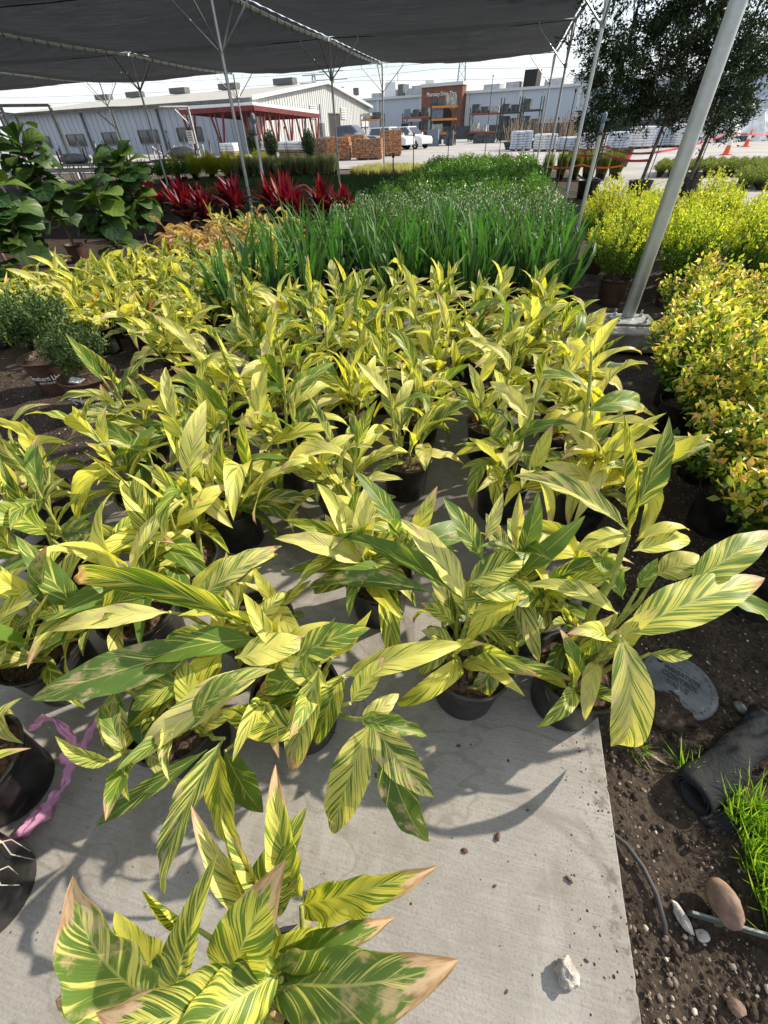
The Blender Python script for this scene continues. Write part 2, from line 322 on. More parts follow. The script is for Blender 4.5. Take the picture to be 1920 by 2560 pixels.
MT['abelia'] = foliage('golden_abelia_tip_leaf', [(0, (.20, .30, .035)), (.40, (.52, .54, .05)), (.72, (.72, .62, .11)), (.88, (.70, .36, .10)), (1, (.80, .74, .42))], .36, .42)
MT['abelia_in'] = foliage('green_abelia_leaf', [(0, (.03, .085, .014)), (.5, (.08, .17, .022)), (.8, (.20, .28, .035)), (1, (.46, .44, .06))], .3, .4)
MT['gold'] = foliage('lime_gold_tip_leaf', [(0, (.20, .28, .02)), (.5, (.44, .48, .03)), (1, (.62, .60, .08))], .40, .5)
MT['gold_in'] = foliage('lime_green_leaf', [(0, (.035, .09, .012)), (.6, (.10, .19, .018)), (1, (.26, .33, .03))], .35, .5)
MT['glossy'] = foliage('glossy_green_leaf', [(0, (.03, .10, .012)), (.5, (.085, .21, .022)), (.85, (.17, .33, .04)), (1, (.26, .42, .10))], .30, .28, spec=.6)
MT['speck'] = foliage('white_edged_leaf', [(0, (.025, .075, .02)), (.55, (.06, .16, .03)), (.82, (.12, .24, .06)), (.90, (.50, .56, .38)), (1, (.72, .74, .62))], .25, .4)
MT['tree'] = foliage('dark_evergreen_leaf', [(0, (.012, .026, .010)), (.6, (.028, .055, .018)), (1, (.06, .095, .03))], .16, .45)
MT['olive'] = foliage('small_dull_green_leaf', [(0, (.028, .06, .018)), (.6, (.06, .105, .03)), (1, (.13, .18, .055))], .25, .5)
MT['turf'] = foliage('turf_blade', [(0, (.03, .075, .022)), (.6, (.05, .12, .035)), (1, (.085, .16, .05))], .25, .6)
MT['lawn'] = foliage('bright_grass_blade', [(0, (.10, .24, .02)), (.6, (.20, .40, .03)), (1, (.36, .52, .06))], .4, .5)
MT['cream'] = foliage('cream_grass_blade', [(0, (.22, .25, .10)), (.5, (.44, .43, .20)), (1, (.60, .57, .32))], .3, .6)
MT['sage'] = foliage('sage_grass_tuft', [(0, (.11, .15, .06)), (.5, (.24, .27, .13)), (1, (.42, .42, .25))], .3, .6)
MT['hedge'] = foliage('young_hedge_leaf', [(0, (.06, .10, .02)), (.5, (.14, .19, .035)), (1, (.28, .32, .06))], .3, .5)
MT['gravel'] = foliage('mixed_pebble', [(0, (.05, .036, .027)), (.5, (.12, .09, .07)), (.8, (.24, .19, .15)), (.93, (.40, .34, .28)), (1, (.55, .50, .44))], 0.0, .85, objvar=False)

# ---------------------------------------------------------------- ground, walkway, soil, lot
def sheet(x0, x1, y0, y1, z, nx=1, ny=1, amp=0.0, seed=0, edge0=False):
    b = MB(); rr = random.Random(seed)
    from mathutils import noise as mnoise
    for j in range(ny + 1):
        for i in range(nx + 1):
            x = x0 + (x1 - x0) * i / nx; y = y0 + (y1 - y0) * j / ny
            dz = amp * (mnoise.noise((x * 3.1, y * 3.1, seed)) + .55 * mnoise.noise((x * 11, y * 11, seed + 4)) + .35 * mnoise.noise((x * 31, y * 31, seed + 9))) if amp else 0
            b.v.append((x, y, z + dz))
    for j in range(ny):
        for i in range(nx):
            a = j * (nx + 1) + i; b.f.append((a, a + 1, a + nx + 2, a + nx + 1))
    return b
struct('ground', sheet(-900, 900, -300, 1500, -.09), MT['gravel_soil'])
struct('soil_bed', sheet(.585, 3.6, -.9, 6.2, -.045, 120, 280, .016, 1), MT['soil'], 80)
struct('soil_bed', sheet(-9.0, -2.305, -.9, 9.5, -.045, 130, 200, .018, 2), MT['soil'], 80)
struct('nursery_ground', sheet(-16, 2.6, 6.2, 26.0, -.05, 60, 80, .015, 3), MT['soil'], 80)
lot = struct('parking_lot', sheet(-140, 120, 29.5, 100, -.045), MT['lot'])
struct('yard_pavement', sheet(3.0, 60, 9.5, 29.5, -.046), MT['lot'])
wk = MB(); er = random.Random(12); edge = []
for k in range(530):
    yy = -1.0 + k * .012; cut = er.uniform(.002, .005) if er.random() < .05 else 0; edge.append((.587 + er.uniform(-.0008, .0008) - cut, yy))
wk.extr([(-2.305, -1.0)] + edge + [(-2.305, 5.36)], -.30, 0.0, 'z')
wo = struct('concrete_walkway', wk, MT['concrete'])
bm_ = wo.modifiers.new('edge', 'BEVEL'); bm_.width = .004; bm_.segments = 1; bm_.limit_method = 'ANGLE'; bm_.angle_limit = R(50)
# pebbles in the soil
def pebbles(name, n, rect, smin, smax, seed, zb=-.04, pw=3.2):
    g = np.random.default_rng(seed); V = []; F = []
    ico = [(0, 0, 1), (.9, 0, .3), (.28, .86, .3), (-.73, .53, .3), (-.73, -.53, .3), (.28, -.86, .3), (.7, .5, -.4), (-.28, .85, -.4), (-.9, 0, -.4), (-.28, -.85, -.4), (.7, -.5, -.4)]
    fi = [(0, 1, 2), (0, 2, 3), (0, 3, 4), (0, 4, 5), (0, 5, 1), (1, 6, 2), (2, 7, 3), (3, 8, 4), (4, 9, 5), (5, 10, 1), (6, 7, 2), (7, 8, 3), (8, 9, 4), (9, 10, 5), (10, 6, 1)]
    P = np.array(ico)
    for i in range(n):
        s = smin + (smax - smin) * g.uniform() ** pw; sc = s * g.uniform(.6, 1.2, 3) * np.array([1, 1, .7]); a = g.uniform(0, 6.28)
        Q = P * sc * g.uniform(.85, 1.15, (11, 1)); Q = np.stack([Q[:, 0] * np.cos(a) - Q[:, 1] * np.sin(a), Q[:, 0] * np.sin(a) + Q[:, 1] * np.cos(a), Q[:, 2]], 1)
        Q += np.array([g.uniform(rect[0], rect[1]), g.uniform(rect[2], rect[3]), zb + s * .15]); F += [tuple(k + len(V) for k in q) for q in fi]; V += [tuple(q) for q in Q]
    b = MB(); b.v = V; b.f = F; return b
for rect, n, s0, s1, sd_, txt in (((.60, 1.6, -.35, .25), 2600, .002, .011, 5, 'loose pale and brown gravel on the dark soil at lower right'), ((.62, 1.7, .25, 2.4), 3600, .0016, .007, 6, 'scattered small stones in the soil strip beside the shrubs'), ((-4.6, -2.32, .9, 3.4), 1200, .003, .014, 8, 'scattered stones in the soil round the brown pots')):
    o = link('gravel', pebbles('gravel', n, rect, s0, s1, sd_).mesh('gravel', MT['gravel'], 60), kind='stuff'); o['label'] = txt; o['category'] = 'gravel'

for rect, n, s0, s1, sd_, txt in (((.59, 1.5, -.35, 1.5), 2600, .003, .016, 31, 'crumbled dark soil clods beside the walkway'), ((.44, .60, -.3, 1.1), 420, .0008, .004, 32, 'soil crumbs spilled on the walkway edge'), ((-2.2, .4, -.2, 3.5), 700, .0008, .0045, 33, 'dirt crumbs scattered over the walkway')):
    o = link('soil_clods', pebbles('soil_clods', n, rect, s0, s1, sd_, -.036 if sd_ == 31 else .0).mesh('soil_clods', MT['soil'], 60), kind='stuff'); o['label'] = txt; o['category'] = 'soil'
# ---------------------------------------------------------------- shade structure
XS = [1.36, -6.4, -14.1]; YS = [4.8, 12.35, 20.05, 28.0]; ZC = 3.88
sh = thing('shade_structure', 'black shade cloth roof on galvanised poles and cables over the plants', 'shade structure', (1.36, 12.35, 0))
def loc(p): return tuple(Vector(p) - sh.location)
def sag(x, y, base):
    i = max(0, min(2, sum(1 for q in YS[1:] if y > q))); f = (y - YS[i]) / (YS[i + 1] - YS[i]); f = max(0, min(1, f))
    return base - .42 * math.sin(math.pi * f) + .035 * math.sin(x * 2.1 + y) * math.sin(math.pi * f)
def clothpanel(x0, x1, y0, y1, zz, nx=24, ny=22):
    b = MB()
    for j in range(ny + 1):
        for i in range(nx + 1):
            fx, fy = i / nx, j / ny; x = x0 + (x1 - x0) * fx; y = y0 + (y1 - y0) * fy
            s = .40 * (math.sin(math.pi * fx) * math.sin(math.pi * fy)) ** .6 + .015 * math.sin(fx * 40 + fy * 3) * math.sin(math.pi * fy) * math.sin(math.pi * fx) + .02 * abs(math.sin(fy * ny * 1.571)) * (1 - math.sin(math.pi * fx)) ** 2
            b.v.append(loc((x, y, zz - s)))
    for j in range(ny):
        for i in range(nx):
            a = j * (nx + 1) + i; b.f.append((a, a + 1, a + nx + 2, a + nx + 1))
    part('shade_cloth', b, MT['cloth'], sh, 80)
XB = [1.36, -6.4, -14.1, -22, -30, -38]
YB = [-3, 4.8, 12.35, 20.05, 28.0]
for i in range(5):
    for j in range(4):
        if (i > 2 and j == 0) or (i == 0 and j < 2): continue        # the bay nearest the path is open to the sky
        clothpanel(XB[i + 1] + .03, XB[i] - .03, YB[j] + .05, YB[j + 1] - .05, ZC + .02)
def cable(p, q, r, mat, dip=.05, ties=0):
    p, q = Vector(p), Vector(q); n = 16; pts = []
    for k in range(n + 1):
        f = k / n; v = p.lerp(q, f); v.z -= dip * math.sin(math.pi * f); pts.append(loc(v))
    c = part('cable', MB().path(pts, r, 6), mat, sh, 60)
    if ties:
        b = MB()
        for k in range(ties):
            f = (k + .5) / ties; v = p.lerp(q, f); v.z -= dip * math.sin(math.pi * f); d = (q - p).normalized() * .014
            b.tube(loc(v - d), loc(v + d), r * 1.18, n=6); b.path([loc(v), loc(v + Vector((.03, .03, -.10 - .05 * math.sin(k * 9.0))))], r * .16, 4)
        part('tie', b, MT['tie'], c, kind='stuff')
for x in XB:
    for j in range(len(YB) - 1):
        if x > 0 and j < 2: continue
        cable((x, YB[j], ZC - .06), (x, YB[j + 1], ZC - .06), .040, MT['cable'] if x < 1 else MT['steel_dull'], .06, 15 if x in (-6.4, -14.1) else 8)
for j, y in enumerate(YB):
    if j == 0: continue
    for i in range(len(XB) - 1):
        if i == 0 and j < 2: continue
        cable((XB[i], y, ZC - .01), (XB[i + 1], y, ZC - .01), .014, MT['tie'], .05, 18)
def pole(x, y, r=.038, z0=-.06, braces=((1, 0), (-1, 0), (0, 1), (0, -1)), zb=2.92, top=ZC, bl=1.0):
    pl = part('pole', MB().tube(loc((x, y, z0)), loc((x, y, top)), r, r * .95, 14), MT['steel'], sh, 60)
    part('brace_collar', MB().tube(loc((x, y, zb - .05)), loc((x, y, zb + .05)), r * 1.35, n=12), MT['steel_dull'], pl, 60)
    if not (x > 0 and y < 6): part('cap', MB().tube(loc((x, y, top - .03)), loc((x, y, top + .05)), r * 1.3, n=12), MT['cable'], pl, 60)
    for dx, dy in braces:
        e = (x + dx * bl, y + dy * bl, top - .12); k = (x + dx * (bl + .01), y + dy * (bl + .01), top - .015)
        part('brace', MB().path([loc((x + dx * .04, y + dy * .04, zb)), loc(e), loc(k)], r * .5, 6), MT['steel'], pl, 60)
    return pl
for x in XB[:5]:
    for y in YS:
        if x == 1.36: br = ((-1, 0), (0, 1), (0, -1))
        else: br = ((1, 0), (-1, 0), (0, 1), (0, -1))
        if x == 1.36 and y == 4.8: continue
        if y < 10: continue
        pole(x, y, braces=br)
# the near pole stands on a concrete block with a bolted plate
pole(1.36, 4.8, .059, .17, ((-1, 0), (0, 1), (0, -1)), zb=3.0)
bp = MB(); bp.box(loc((1.36, 4.72, .155)), (.34, .30, .022), rz=.06)
plt = part('base_plate', bp, MT['steel_dull'], sh)
for sx in (-1, 1):
    for sy in (-1, 1): part('bolt', MB().lathe([(.018, 0), (.018, .022), (.010, .024), (.010, .055)], 8, loc((1.36 + sx * .12, 4.72 + sy * .10, .166)), True), MT['steel'], plt, 40)
blk = MB(); blk.box((0, 0, .06), (.58, .62, .17), taper=.97)
bo = tag(link('footing_block', blk.mesh('footing_block', MT['block']), None, (1.33, 4.66, 0)), 'rough concrete footing block under the thick near pole', 'concrete block')
bo.rotation_euler = (0, 0, .05); m = bo.modifiers.new('edge', 'BEVEL'); m.width = .014; m.segments = 2
nail = MB().path([(0, 0, 0), (.004, 0, .10)], .006, 6); nail.lathe([(.012, .1), (.012, .107)], 8, cap=True)
tag(link('anchor_bolt', nail.mesh('anchor_bolt', MT['steel'], 50), None, (1.13, 4.56, .146)), 'thin upright anchor bolt on the concrete footing block', 'bolt')
# risers: short galvanised sprinkler pipes and thin dark stakes between the plants
def riser(x, y, h, label, head=1.0, r=.021, mat='steel'):
    t = thing('sprinkler_riser', label, 'pipe', (x, y, -.06), 0, 'sprinkler risers')
    part('pipe', MB().tube((0, 0, 0), (0, 0, h), r, n=10), MT[mat], t, 60); part('clamp', MB().tube((0, 0, h * .42), (0, 0, h * .42 + .04), r * 1.35, n=8), MT['dark_pipe'], t, 60)
    part('tape', MB().tube((0, 0, h), (0, 0, h + .02), r * 1.5, n=8), MT['dark_pipe'], t, 60)
    if head:
        hb = MB(); hb.lathe([(q * head, z * head) for q, z in ((.018, 0), (.032, .03), (.035, .16), (.028, .17), (.04, .2), (.045, .3), (.02, .33))], 10, (0, 0, h), True); hb.box((.05 * head, 0, h + .22 * head), (.09 * head, .03 * head, .035 * head)); part('sprinkler_head', hb, MT['crate_blue'], t, 50)
riser(-5.02, 10.45, 1.62, 'galvanised sprinkler riser with grey head beside the red-leaved plants', r=.032)
riser(.92, 6.4, 1.55, 'galvanised sprinkler riser with pipe coupling beside the yellow green shrubs', .55)
def stake(x, y, h, label, r=.016):
    t = thing('irrigation_stake', label, 'stake', (x, y, -.06), 0, 'thin dark irrigation stakes')
    part('pipe', MB().tube((0, 0, 0), (0, 0, h), r, r * .8, 7), MT['dark_pipe'], t, 60); part('sleeve', MB().tube((0, 0, 0), (0, 0, h * .45), r * 1.35, n=7), MT['dark_pipe'], t, 60)
    part('emitter', MB().lathe([(.01, 0), (.03, .02), (.03, .06), (.012, .09)], 8, (0, 0, h), True), MT['dark_pipe'], t, 50)
for x, y, h, l in ((-14.77, 21.98, 1.75, 'thin dark stake in front of the golden feathery bushes'), (-10.2, 24.3, 1.75, 'thin dark stake beside the sage grass pots'), (-2.34, 11.1, 1.2, 'black stake between white-edged shrubs and shaded turf'), (-3.0, 17.4, 1.45, 'dark stake at the left edge of the glossy green shrubs'), (-2.55, 23.4, 1.7, 'dark stake in the cream grass before the racks'), (-.5, 27.5, 1.6, 'dark stake behind the far glossy shrubs'), (1.8, 24.8, 1.75, 'dark stake amid the upright plants with orange tape'), (1.65, 18.2, 2.3, 'tall dark stake next to the right tree crown edge'), (-1.3, 30.2, 3.4, 'tall thin pole rising past the store roof')): stake(x, y, h, l)

# ---------------------------------------------------------------- leaf and plant library
def leaf_mesh(name, mat, ratio, bend=.6, bp=1.2, fold=.35, wave=.06, wf=3, twist=0., curl=0., ns=16, na=4, shape='lance', seed=0, petiole=.05, side=0.):
    """unit-length blade along +Y, upper face +Z; returns mesh with its tip point stored"""
    rr = random.Random(seed); V = []; UV = []; F = []; cols = 2 * na + 1
    y = z = 0.0; ph = rr.uniform(0, 6.28); ph2 = rr.uniform(0, 6.28)
    for i in range(ns + 1):
        s = i / ns; th = bend * .35 - bend * 1.35 * s ** bp
        if i: y += math.cos(th) / ns; z += math.sin(th) / ns
        b = max(0, (s - petiole) / (1 - petiole))
        if shape == 'lance': wd = (math.sin(math.pi * b ** .78) ** .85) * (1 - .18 * b) if b > 0 else 0
        elif shape == 'strap': wd = min(1, .55 + s * 2.2) * (1 - s ** 3.2) ** .8
        else: wd = (math.sin(math.pi * b ** 1.35) ** .5) * (.6 + .4 * min(1, b * 1.5)) if b > 0 else 0      # fiddle / obovate
        wd = max(wd, .035 if i < ns else .004) * ratio / 2
        tw = twist * s; n = Vector((0, -math.sin(th), math.cos(th)))
        for k in range(cols):
            u = k / na - 1; au = abs(u)
            fa = fold * (1 - .3 * s) + curl * au
            x = math.copysign(au * wd * math.cos(fa * au if curl else fa), u) if u else 0.0
            h = au * wd * math.sin(fa * (au if curl else 1)) + wave * au * au * wd * 2 * math.sin(wf * 6.28 * s + (ph if u > 0 else ph2))
            xx = x * math.cos(tw) - h * math.sin(tw); hh = x * math.sin(tw) + h * math.cos(tw)
            V.append((xx + side * s * s, y + n.y * hh, z + n.z * hh)); UV.append((k / (cols - 1), s))
    for i in range(ns):
        for k in range(cols - 1):
            a = i * cols + k; F.append((a, a + 1, a + 1 + cols, a + cols))
    m = bpy.data.meshes.new(name); m.from_pydata(V, [], F); m.materials.append(mat)
    m.polygons.foreach_set('use_smooth', [True] * len(F))
    ul = m.uv_layers.new(name='UVMap'); li = np.zeros(len(m.loops), dtype=np.int32); m.loops.foreach_get('vertex_index', li)
    ul.data.foreach_set('uv', np.array(UV, dtype=np.float32)[li].ravel()); m.update()
    return m, Vector((0, y, z))

def set_leaf(name, var, parent, base, tip, width, up=(0, 0, 1), roll=0.0, ratio=.3):
    """put a shared blade so that it runs from base to tip (world), upper face towards up"""
    mesh, t = var; base, tip = Vector(base), Vector(tip); ch = tip - base; L = ch.length
    sc = L / t.length; d = ch / L
    x = d.cross(Vector(up))
    if x.length < .05: x = d.cross(Vector((.3, -1, .2)))
    x.normalize(); n = x.cross(d)
    ty = math.atan2(t.z, t.y)                               # chord tilt inside the mesh
    B = Matrix((x, d, n)).transposed() @ Matrix.Rotation(roll, 3, 'Y') @ Matrix.Rotation(-ty, 3, 'X')
    sx = width / (ratio * 1.0)
    M4 = (B @ Matrix.Diagonal((sx, sc, (sc + sx) / 2 if var[0].name.startswith('c') else sc))).to_4x4(); M4.translation = base - parent.location
    o = bpy.data.objects.new(name, mesh); C.objects.link(o); o.parent = parent; o.matrix_local = M4
    return o

def gvars(mat, tag_):
    L = {}
    def mk(nm, lst, bp, wv, wf, sd0, **kw): return [leaf_mesh(nm + tag_, mat, .3, b, bp, f, wv * (1 + .5 * math.sin(i * 2.1)), wf + .6 * math.cos(i), tw, seed=i + sd0, side=sd, **kw) for i, (b, f, tw, sd) in enumerate(lst)]
    L['arch'] = mk('arching_blade_', [(.7, .42, .2, .04), (.95, .35, -.3, -.06), (1.2, .45, .35, .03), (.8, .55, -.1, -.03), (1.1, .28, .5, .07), (.6, .38, -.45, 0)], 1.3, .06, 3, 0)
    L['droop'] = mk('drooping_blade_', [(1.7, .3, .3, .03), (2.1, .4, -.4, -.04), (1.5, .22, 0, 0), (1.9, .5, .5, .05)], 1.0, .08, 2.5, 10)
    L['up'] = mk('upright_blade_', [(.25, .5, .3, .03), (.4, .62, -.35, -.04), (.12, .4, .15, .02), (.55, .8, .2, .05)], 1.6, .05, 2.5, 20)
    L['roll'] = [leaf_mesh('rolled_blade_' + tag_, mat, .3, .1, 1.5, .3, .02, 2, .5, 1.15, seed=31), leaf_mesh('rolled_blade_' + tag_, mat, .3, .3, 1.5, .4, .03, 2, -.8, .95, seed=32)]
    L['wilt'] = [leaf_mesh('wilted_blade_' + tag_, mat, .3, 1.5, 1.1, .5, .14, 4, .7, .4, ns=26, na=6, seed=41), leaf_mesh('wilted_blade_' + tag_, mat, .3, .9, 2.2, .4, .11, 4.5, -.5, .35, ns=26, na=6, seed=42, side=-.04), leaf_mesh('wilted_blade_' + tag_, mat, .3, .7, 2.0, .3, .09, 3.5, .2, .25, ns=26, na=6, seed=43, side=.05)]
    L['flat'] = mk('broad_blade_', [(.45, .2, .1, .05), (.7, .24, -.15, -.05), (.55, .3, .25, .02), (.9, .16, -.2, -.03)], 1.4, .06, 2.6, 50)
    return L
GV = gvars(MT['ginger'], 'a'); GG = gvars(MT['ginger_green'], 'g'); GD = gvars(MT['ginger_dead'], 'd'); GB = gvars(MT['ginger_scorch'], 'b')

def pot_mesh(name, mat, r=.14, h=.25, lip=.008, n=28):
    b = MB(); b.lathe([(r * .1, .001), (r * .78, .001), (r * .80, .006), (r * .95, h - .022), (r * .95 + lip, h - .020), (r + lip, h - .002), (r + lip * .6, h), (r - .002, h), (r * .92, h - .04)], n)
    return b.mesh(name, mat, 50)
def soil_mesh(name, r, h, n=14, mat=None):
    b = MB(); prof = [(.004, h + .008), (r * .45, h + .003), (r * .8, h - .006), (r * .955, h - .004)]; b.lathe(prof[::-1], n, cap=True)
    rr = random.Random(3); b.v = [(x, y, z + rr.uniform(-.006, .008)) for x, y, z in b.v]; return b.mesh(name, mat or MT['mulch'])
POT = pot_mesh('pot', MT['pot']); SOIL = soil_mesh('soil', .14, .215)
POT_S = pot_mesh('pot_small', MT['pot'], .10, .17, n=16); POT_L = pot_mesh('pot_large', MT['pot'], .32, .42, .015); SOIL_L = soil_mesh('soil_large', .32, .36)
POT_B = pot_mesh('pot_brown', MT['brown_pot'], .165, .28, .012); SOIL_B = soil_mesh('soil_brown', .165, .24)
CANE = MB().path([(0, 0, 0), (.01, 0, .35), (-.008, .006, .7), (0, 0, 1)], [.011, .009, .007, .005], 7).mesh('cane', MT['cane'], 60)
CANE_D = MB().path([(0, 0, 0), (.01, 0, .35), (-.008, .006, .7), (0, 0, 1)], [.010, .008, .006, .004], 6).mesh('dried_cane', MT['dead_cane'], 60)

def set_cane(parent, base, top, mesh, thick=1.0):
    base, top = Vector(base), Vector(top); d = top - base; L = d.length
    q = d.to_track_quat('Z', 'Y'); M4 = (q.to_matrix() @ Matrix.Diagonal((thick, thick, L))).to_4x4(); M4.translation = base - parent.location
    o = bpy.data.objects.new('stem', mesh); C.objects.link(o); o.parent = parent; o.matrix_local = M4; return o

def ginger_stems(p, x, y, h, stems, leaf, per, rr, green, dead, z0, lean, drp):
    zs = .2 + z0; a0 = rr.uniform(0, 6.28); tall = set(rr.sample(range(stems), min(stems, rr.choice([0, 1, 1, 2])))); h *= rr.uniform(.8, 1.2)
    if rr.random() < .13: green = .75
    for s in range(stems):
        az = a0 + s * 2 * math.pi / stems * 1.02 + rr.uniform(-.35, .35); ln = lean * rr.uniform(.25, 1.15); hh = h * rr.uniform(.6, 1.12)
        if s in tall: hh = h * rr.uniform(1.3, 1.75); ln *= .4
        r0 = rr.uniform(.02, .085); b = Vector((x + r0 * math.cos(az), y + r0 * math.sin(az), zs)); t = b + Vector((math.cos(az) * math.sin(ln) * hh, math.sin(az) * math.sin(ln) * hh, math.cos(ln) * hh))
        set_cane(p, b, t, CANE_D if dead else CANE, rr.uniform(.7, 1.15)); ax = (t - b).normalized()
        isgreen = rr.random() < green; LV = GD if dead else (GG if isgreen else GV)
        fan = rr.uniform(0, math.pi) if rr.random() < .3 else az + rr.uniform(-.9, .9) + math.pi / 2
        k = per + rr.randint(-1, 1)
        for i in range(k):
            f = (i + rr.uniform(.1, .9)) / k; pos = b + (t - b) * (.15 + .85 * f)
            sd_ = fan + (math.pi if i % 2 else 0) + rr.uniform(-.55, .55)
            if rr.random() < .3: sd_ = rr.uniform(0, 6.28)
            el = (.05 + .75 * f) + rr.uniform(-.3, .25); L = leaf * (.58 + .52 * math.sin(math.pi * (.2 + .65 * f))) * rr.uniform(.78, 1.2)
            q = rr.random(); kind = 'arch'
            if dead: kind = rr.choice(['wilt', 'droop', 'wilt', 'roll']); el -= .5
            elif f > .8 and rr.random() < .4: kind = rr.choice(['up', 'up', 'roll']); el = rr.uniform(.8, 1.35)
            elif q < drp * (1.35 - f): kind = 'droop'; el -= .55
            elif q < drp + .14: kind = 'flat'
            elif q > .95: kind = 'wilt'; el -= .3
            elif q > .82: kind = 'up'
            d = Vector((math.cos(sd_) * math.cos(el), math.sin(sd_) * math.cos(el), math.sin(el)))
            if f > .75: d = (d + ax * .35).normalized()
            tip = pos + d * L
            tip.z = max(tip.z, z0 + .05)
            wd = L * rr.uniform(.23, .34) * (.8 if kind == 'roll' else 1)
            set_leaf('leaf', rr.choice(LV[kind]), p, pos, tip, wd, up=(0, -.15, 1), roll=rr.uniform(-.5, .5))

def ginger_plant(x, y, label, h=.5, stems=5, leaf=.28, per=6, seed=0, green=.12, dead=False, z0=0.0, lean=.32, group='variegated gingers in black pots', drp=.25, name='variegated_ginger'):
    rr = random.Random(seed * 77 + 5); p = thing(name, label, 'plant', (x, y, z0), 0, group)
    o = link('pot', POT, p); o.rotation_euler = (rr.uniform(-.02, .02), rr.uniform(-.02, .02), rr.uniform(0, 6))
    link('soil', SOIL, p).rotation_euler = (0, 0, rr.uniform(0, 6))
    ginger_stems(p, x, y, h, stems, leaf, per, rr, green, dead, z0, lean, drp); return p

def islands(name, mat, base, tip, nrm, wid, fold=.25, mi=None):
    """numpy batch of small folded two-triangle leaves"""
    d = tip - base; L = np.linalg.norm(d, axis=1, keepdims=True); x = np.cross(d, nrm); x /= np.linalg.norm(x, axis=1, keepdims=True) + 1e-9
    n = np.cross(x, d); n /= np.linalg.norm(n, axis=1, keepdims=True) + 1e-9; wid = np.asarray(wid).reshape(-1, 1)
    mid = base + d * .48
    P = np.stack([base, mid + x * wid / 2 + n * wid * fold, tip, mid - x * wid / 2 + n * wid * fold], 1).reshape(-1, 3)
    N = len(base); i = np.arange(N)[:, None] * 4
    F = np.concatenate([i + np.array([[0, 1, 2]]), i + np.array([[0, 2, 3]])], 1).reshape(-1, 3)
    m = bpy.data.meshes.new(name); m.vertices.add(len(P)); m.vertices.foreach_set('co', P.astype(np.float32).ravel())
    m.loops.add(len(F) * 3); m.loops.foreach_set('vertex_index', F.astype(np.int32).ravel()); m.polygons.add(len(F)); m.polygons.foreach_set('loop_start', np.arange(0, len(F) * 3, 3, dtype=np.int32))
    m.update(calc_edges=True)
    for q in (mat if isinstance(mat, (list, tuple)) else [mat]): m.materials.append(q)
    if mi is not None: m.polygons.foreach_set('material_index', np.repeat(mi, 2).astype(np.int32))
    return m
def unit(v): return v / (np.linalg.norm(v, axis=1, keepdims=True) + 1e-9)
def shrub_mesh(name, mat, shoots=90, per=16, rad=.3, z0=.25, z1=.8, ll=.03, lw=.014, spread=.75, seed=1, flat=.35, lower=.2, arch=.15, lump=.12, split=None):
    """leafy shoots fanning out of the pot, leaves spread along each shoot"""
    g = np.random.default_rng(seed); az = g.uniform(0, 2 * np.pi, shoots); rr_ = np.sqrt(g.uniform(0, 1, shoots)) * rad
    tp = np.stack([np.cos(az) * rr_, np.sin(az) * rr_, z0 + (z1 - z0) * (1 - .42 * (rr_ / rad) ** 2) * g.uniform(.72, 1.12, shoots)], 1)
    tp[:, :2] *= (1 + lump * np.sin(az * 3 + seed))[:, None]
    bs = np.stack([np.cos(az) * rr_ * .25, np.sin(az) * rr_ * .25, np.full(shoots, z0)], 1)
    s = g.uniform(lower, 1.0, (shoots, per)) ** .75; ctr = bs[:, None] + (tp - bs)[:, None] * s[..., None]
    ctr[..., 2] -= arch * ((s - .5) ** 2) * rr_[:, None]; ctr = ctr.reshape(-1, 3); ctr += g.normal(0, ll * .35, ctr.shape)
    ax = np.repeat(unit(tp - bs), per, 0); d = unit(g.normal(0, 1, ctr.shape) * spread + ax * .8 + np.array([0, 0, .15])); l = ll * g.uniform(.6, 1.25, (len(ctr), 1))
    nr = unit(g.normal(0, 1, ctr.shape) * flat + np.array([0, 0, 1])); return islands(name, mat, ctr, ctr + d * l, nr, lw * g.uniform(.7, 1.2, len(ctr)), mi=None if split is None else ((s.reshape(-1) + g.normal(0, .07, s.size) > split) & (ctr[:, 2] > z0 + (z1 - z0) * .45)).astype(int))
def blade_mesh(name, mat, n=200, rad=.12, z0=.1, h=.4, w_=.006, out=.35, seed=1, rect=None):
    g = np.random.default_rng(seed)
    if rect: bx = np.stack([g.uniform(rect[0], rect[1], n), g.uniform(rect[2], rect[3], n), np.full(n, z0)], 1)
    else:
        a = g.uniform(0, 6.283, n); r_ = np.sqrt(g.uniform(0, 1, n)) * rad * .6; bx = np.stack([np.cos(a) * r_, np.sin(a) * r_, np.full(n, z0)], 1)
    a = g.uniform(0, 6.283, n); o = g.uniform(0, out, n); hh = h * g.uniform(.5, 1.15, n)
    d = np.stack([np.cos(a) * o, np.sin(a) * o, np.ones(n)], 1) * hh[:, None]; nr = unit(np.stack([np.cos(a + 1.5), np.sin(a + 1.5), np.full(n, .3)], 1) + g.normal(0, .3, (n, 3)))
    return islands(name, mat, bx, bx + d, nr, w_ * g.uniform(.6, 1.3, n), .1)
def stems_mesh(name, n, rad, z0, z1, mat, r=.004, seed=2):
    rr = random.Random(seed); b = MB()
    for i in range(n):
        a = rr.uniform(0, 6.28); q = rad * math.sqrt(rr.random()); b.path([(math.cos(a) * .02, math.sin(a) * .02, z0), (math.cos(a) * q * .5, math.sin(a) * q * .5, z0 + (z1 - z0) * .5), (math.cos(a) * q, math.sin(a) * q, z1)], [r, r * .8, r * .4], 4, False)
    return b.mesh(name, mat)
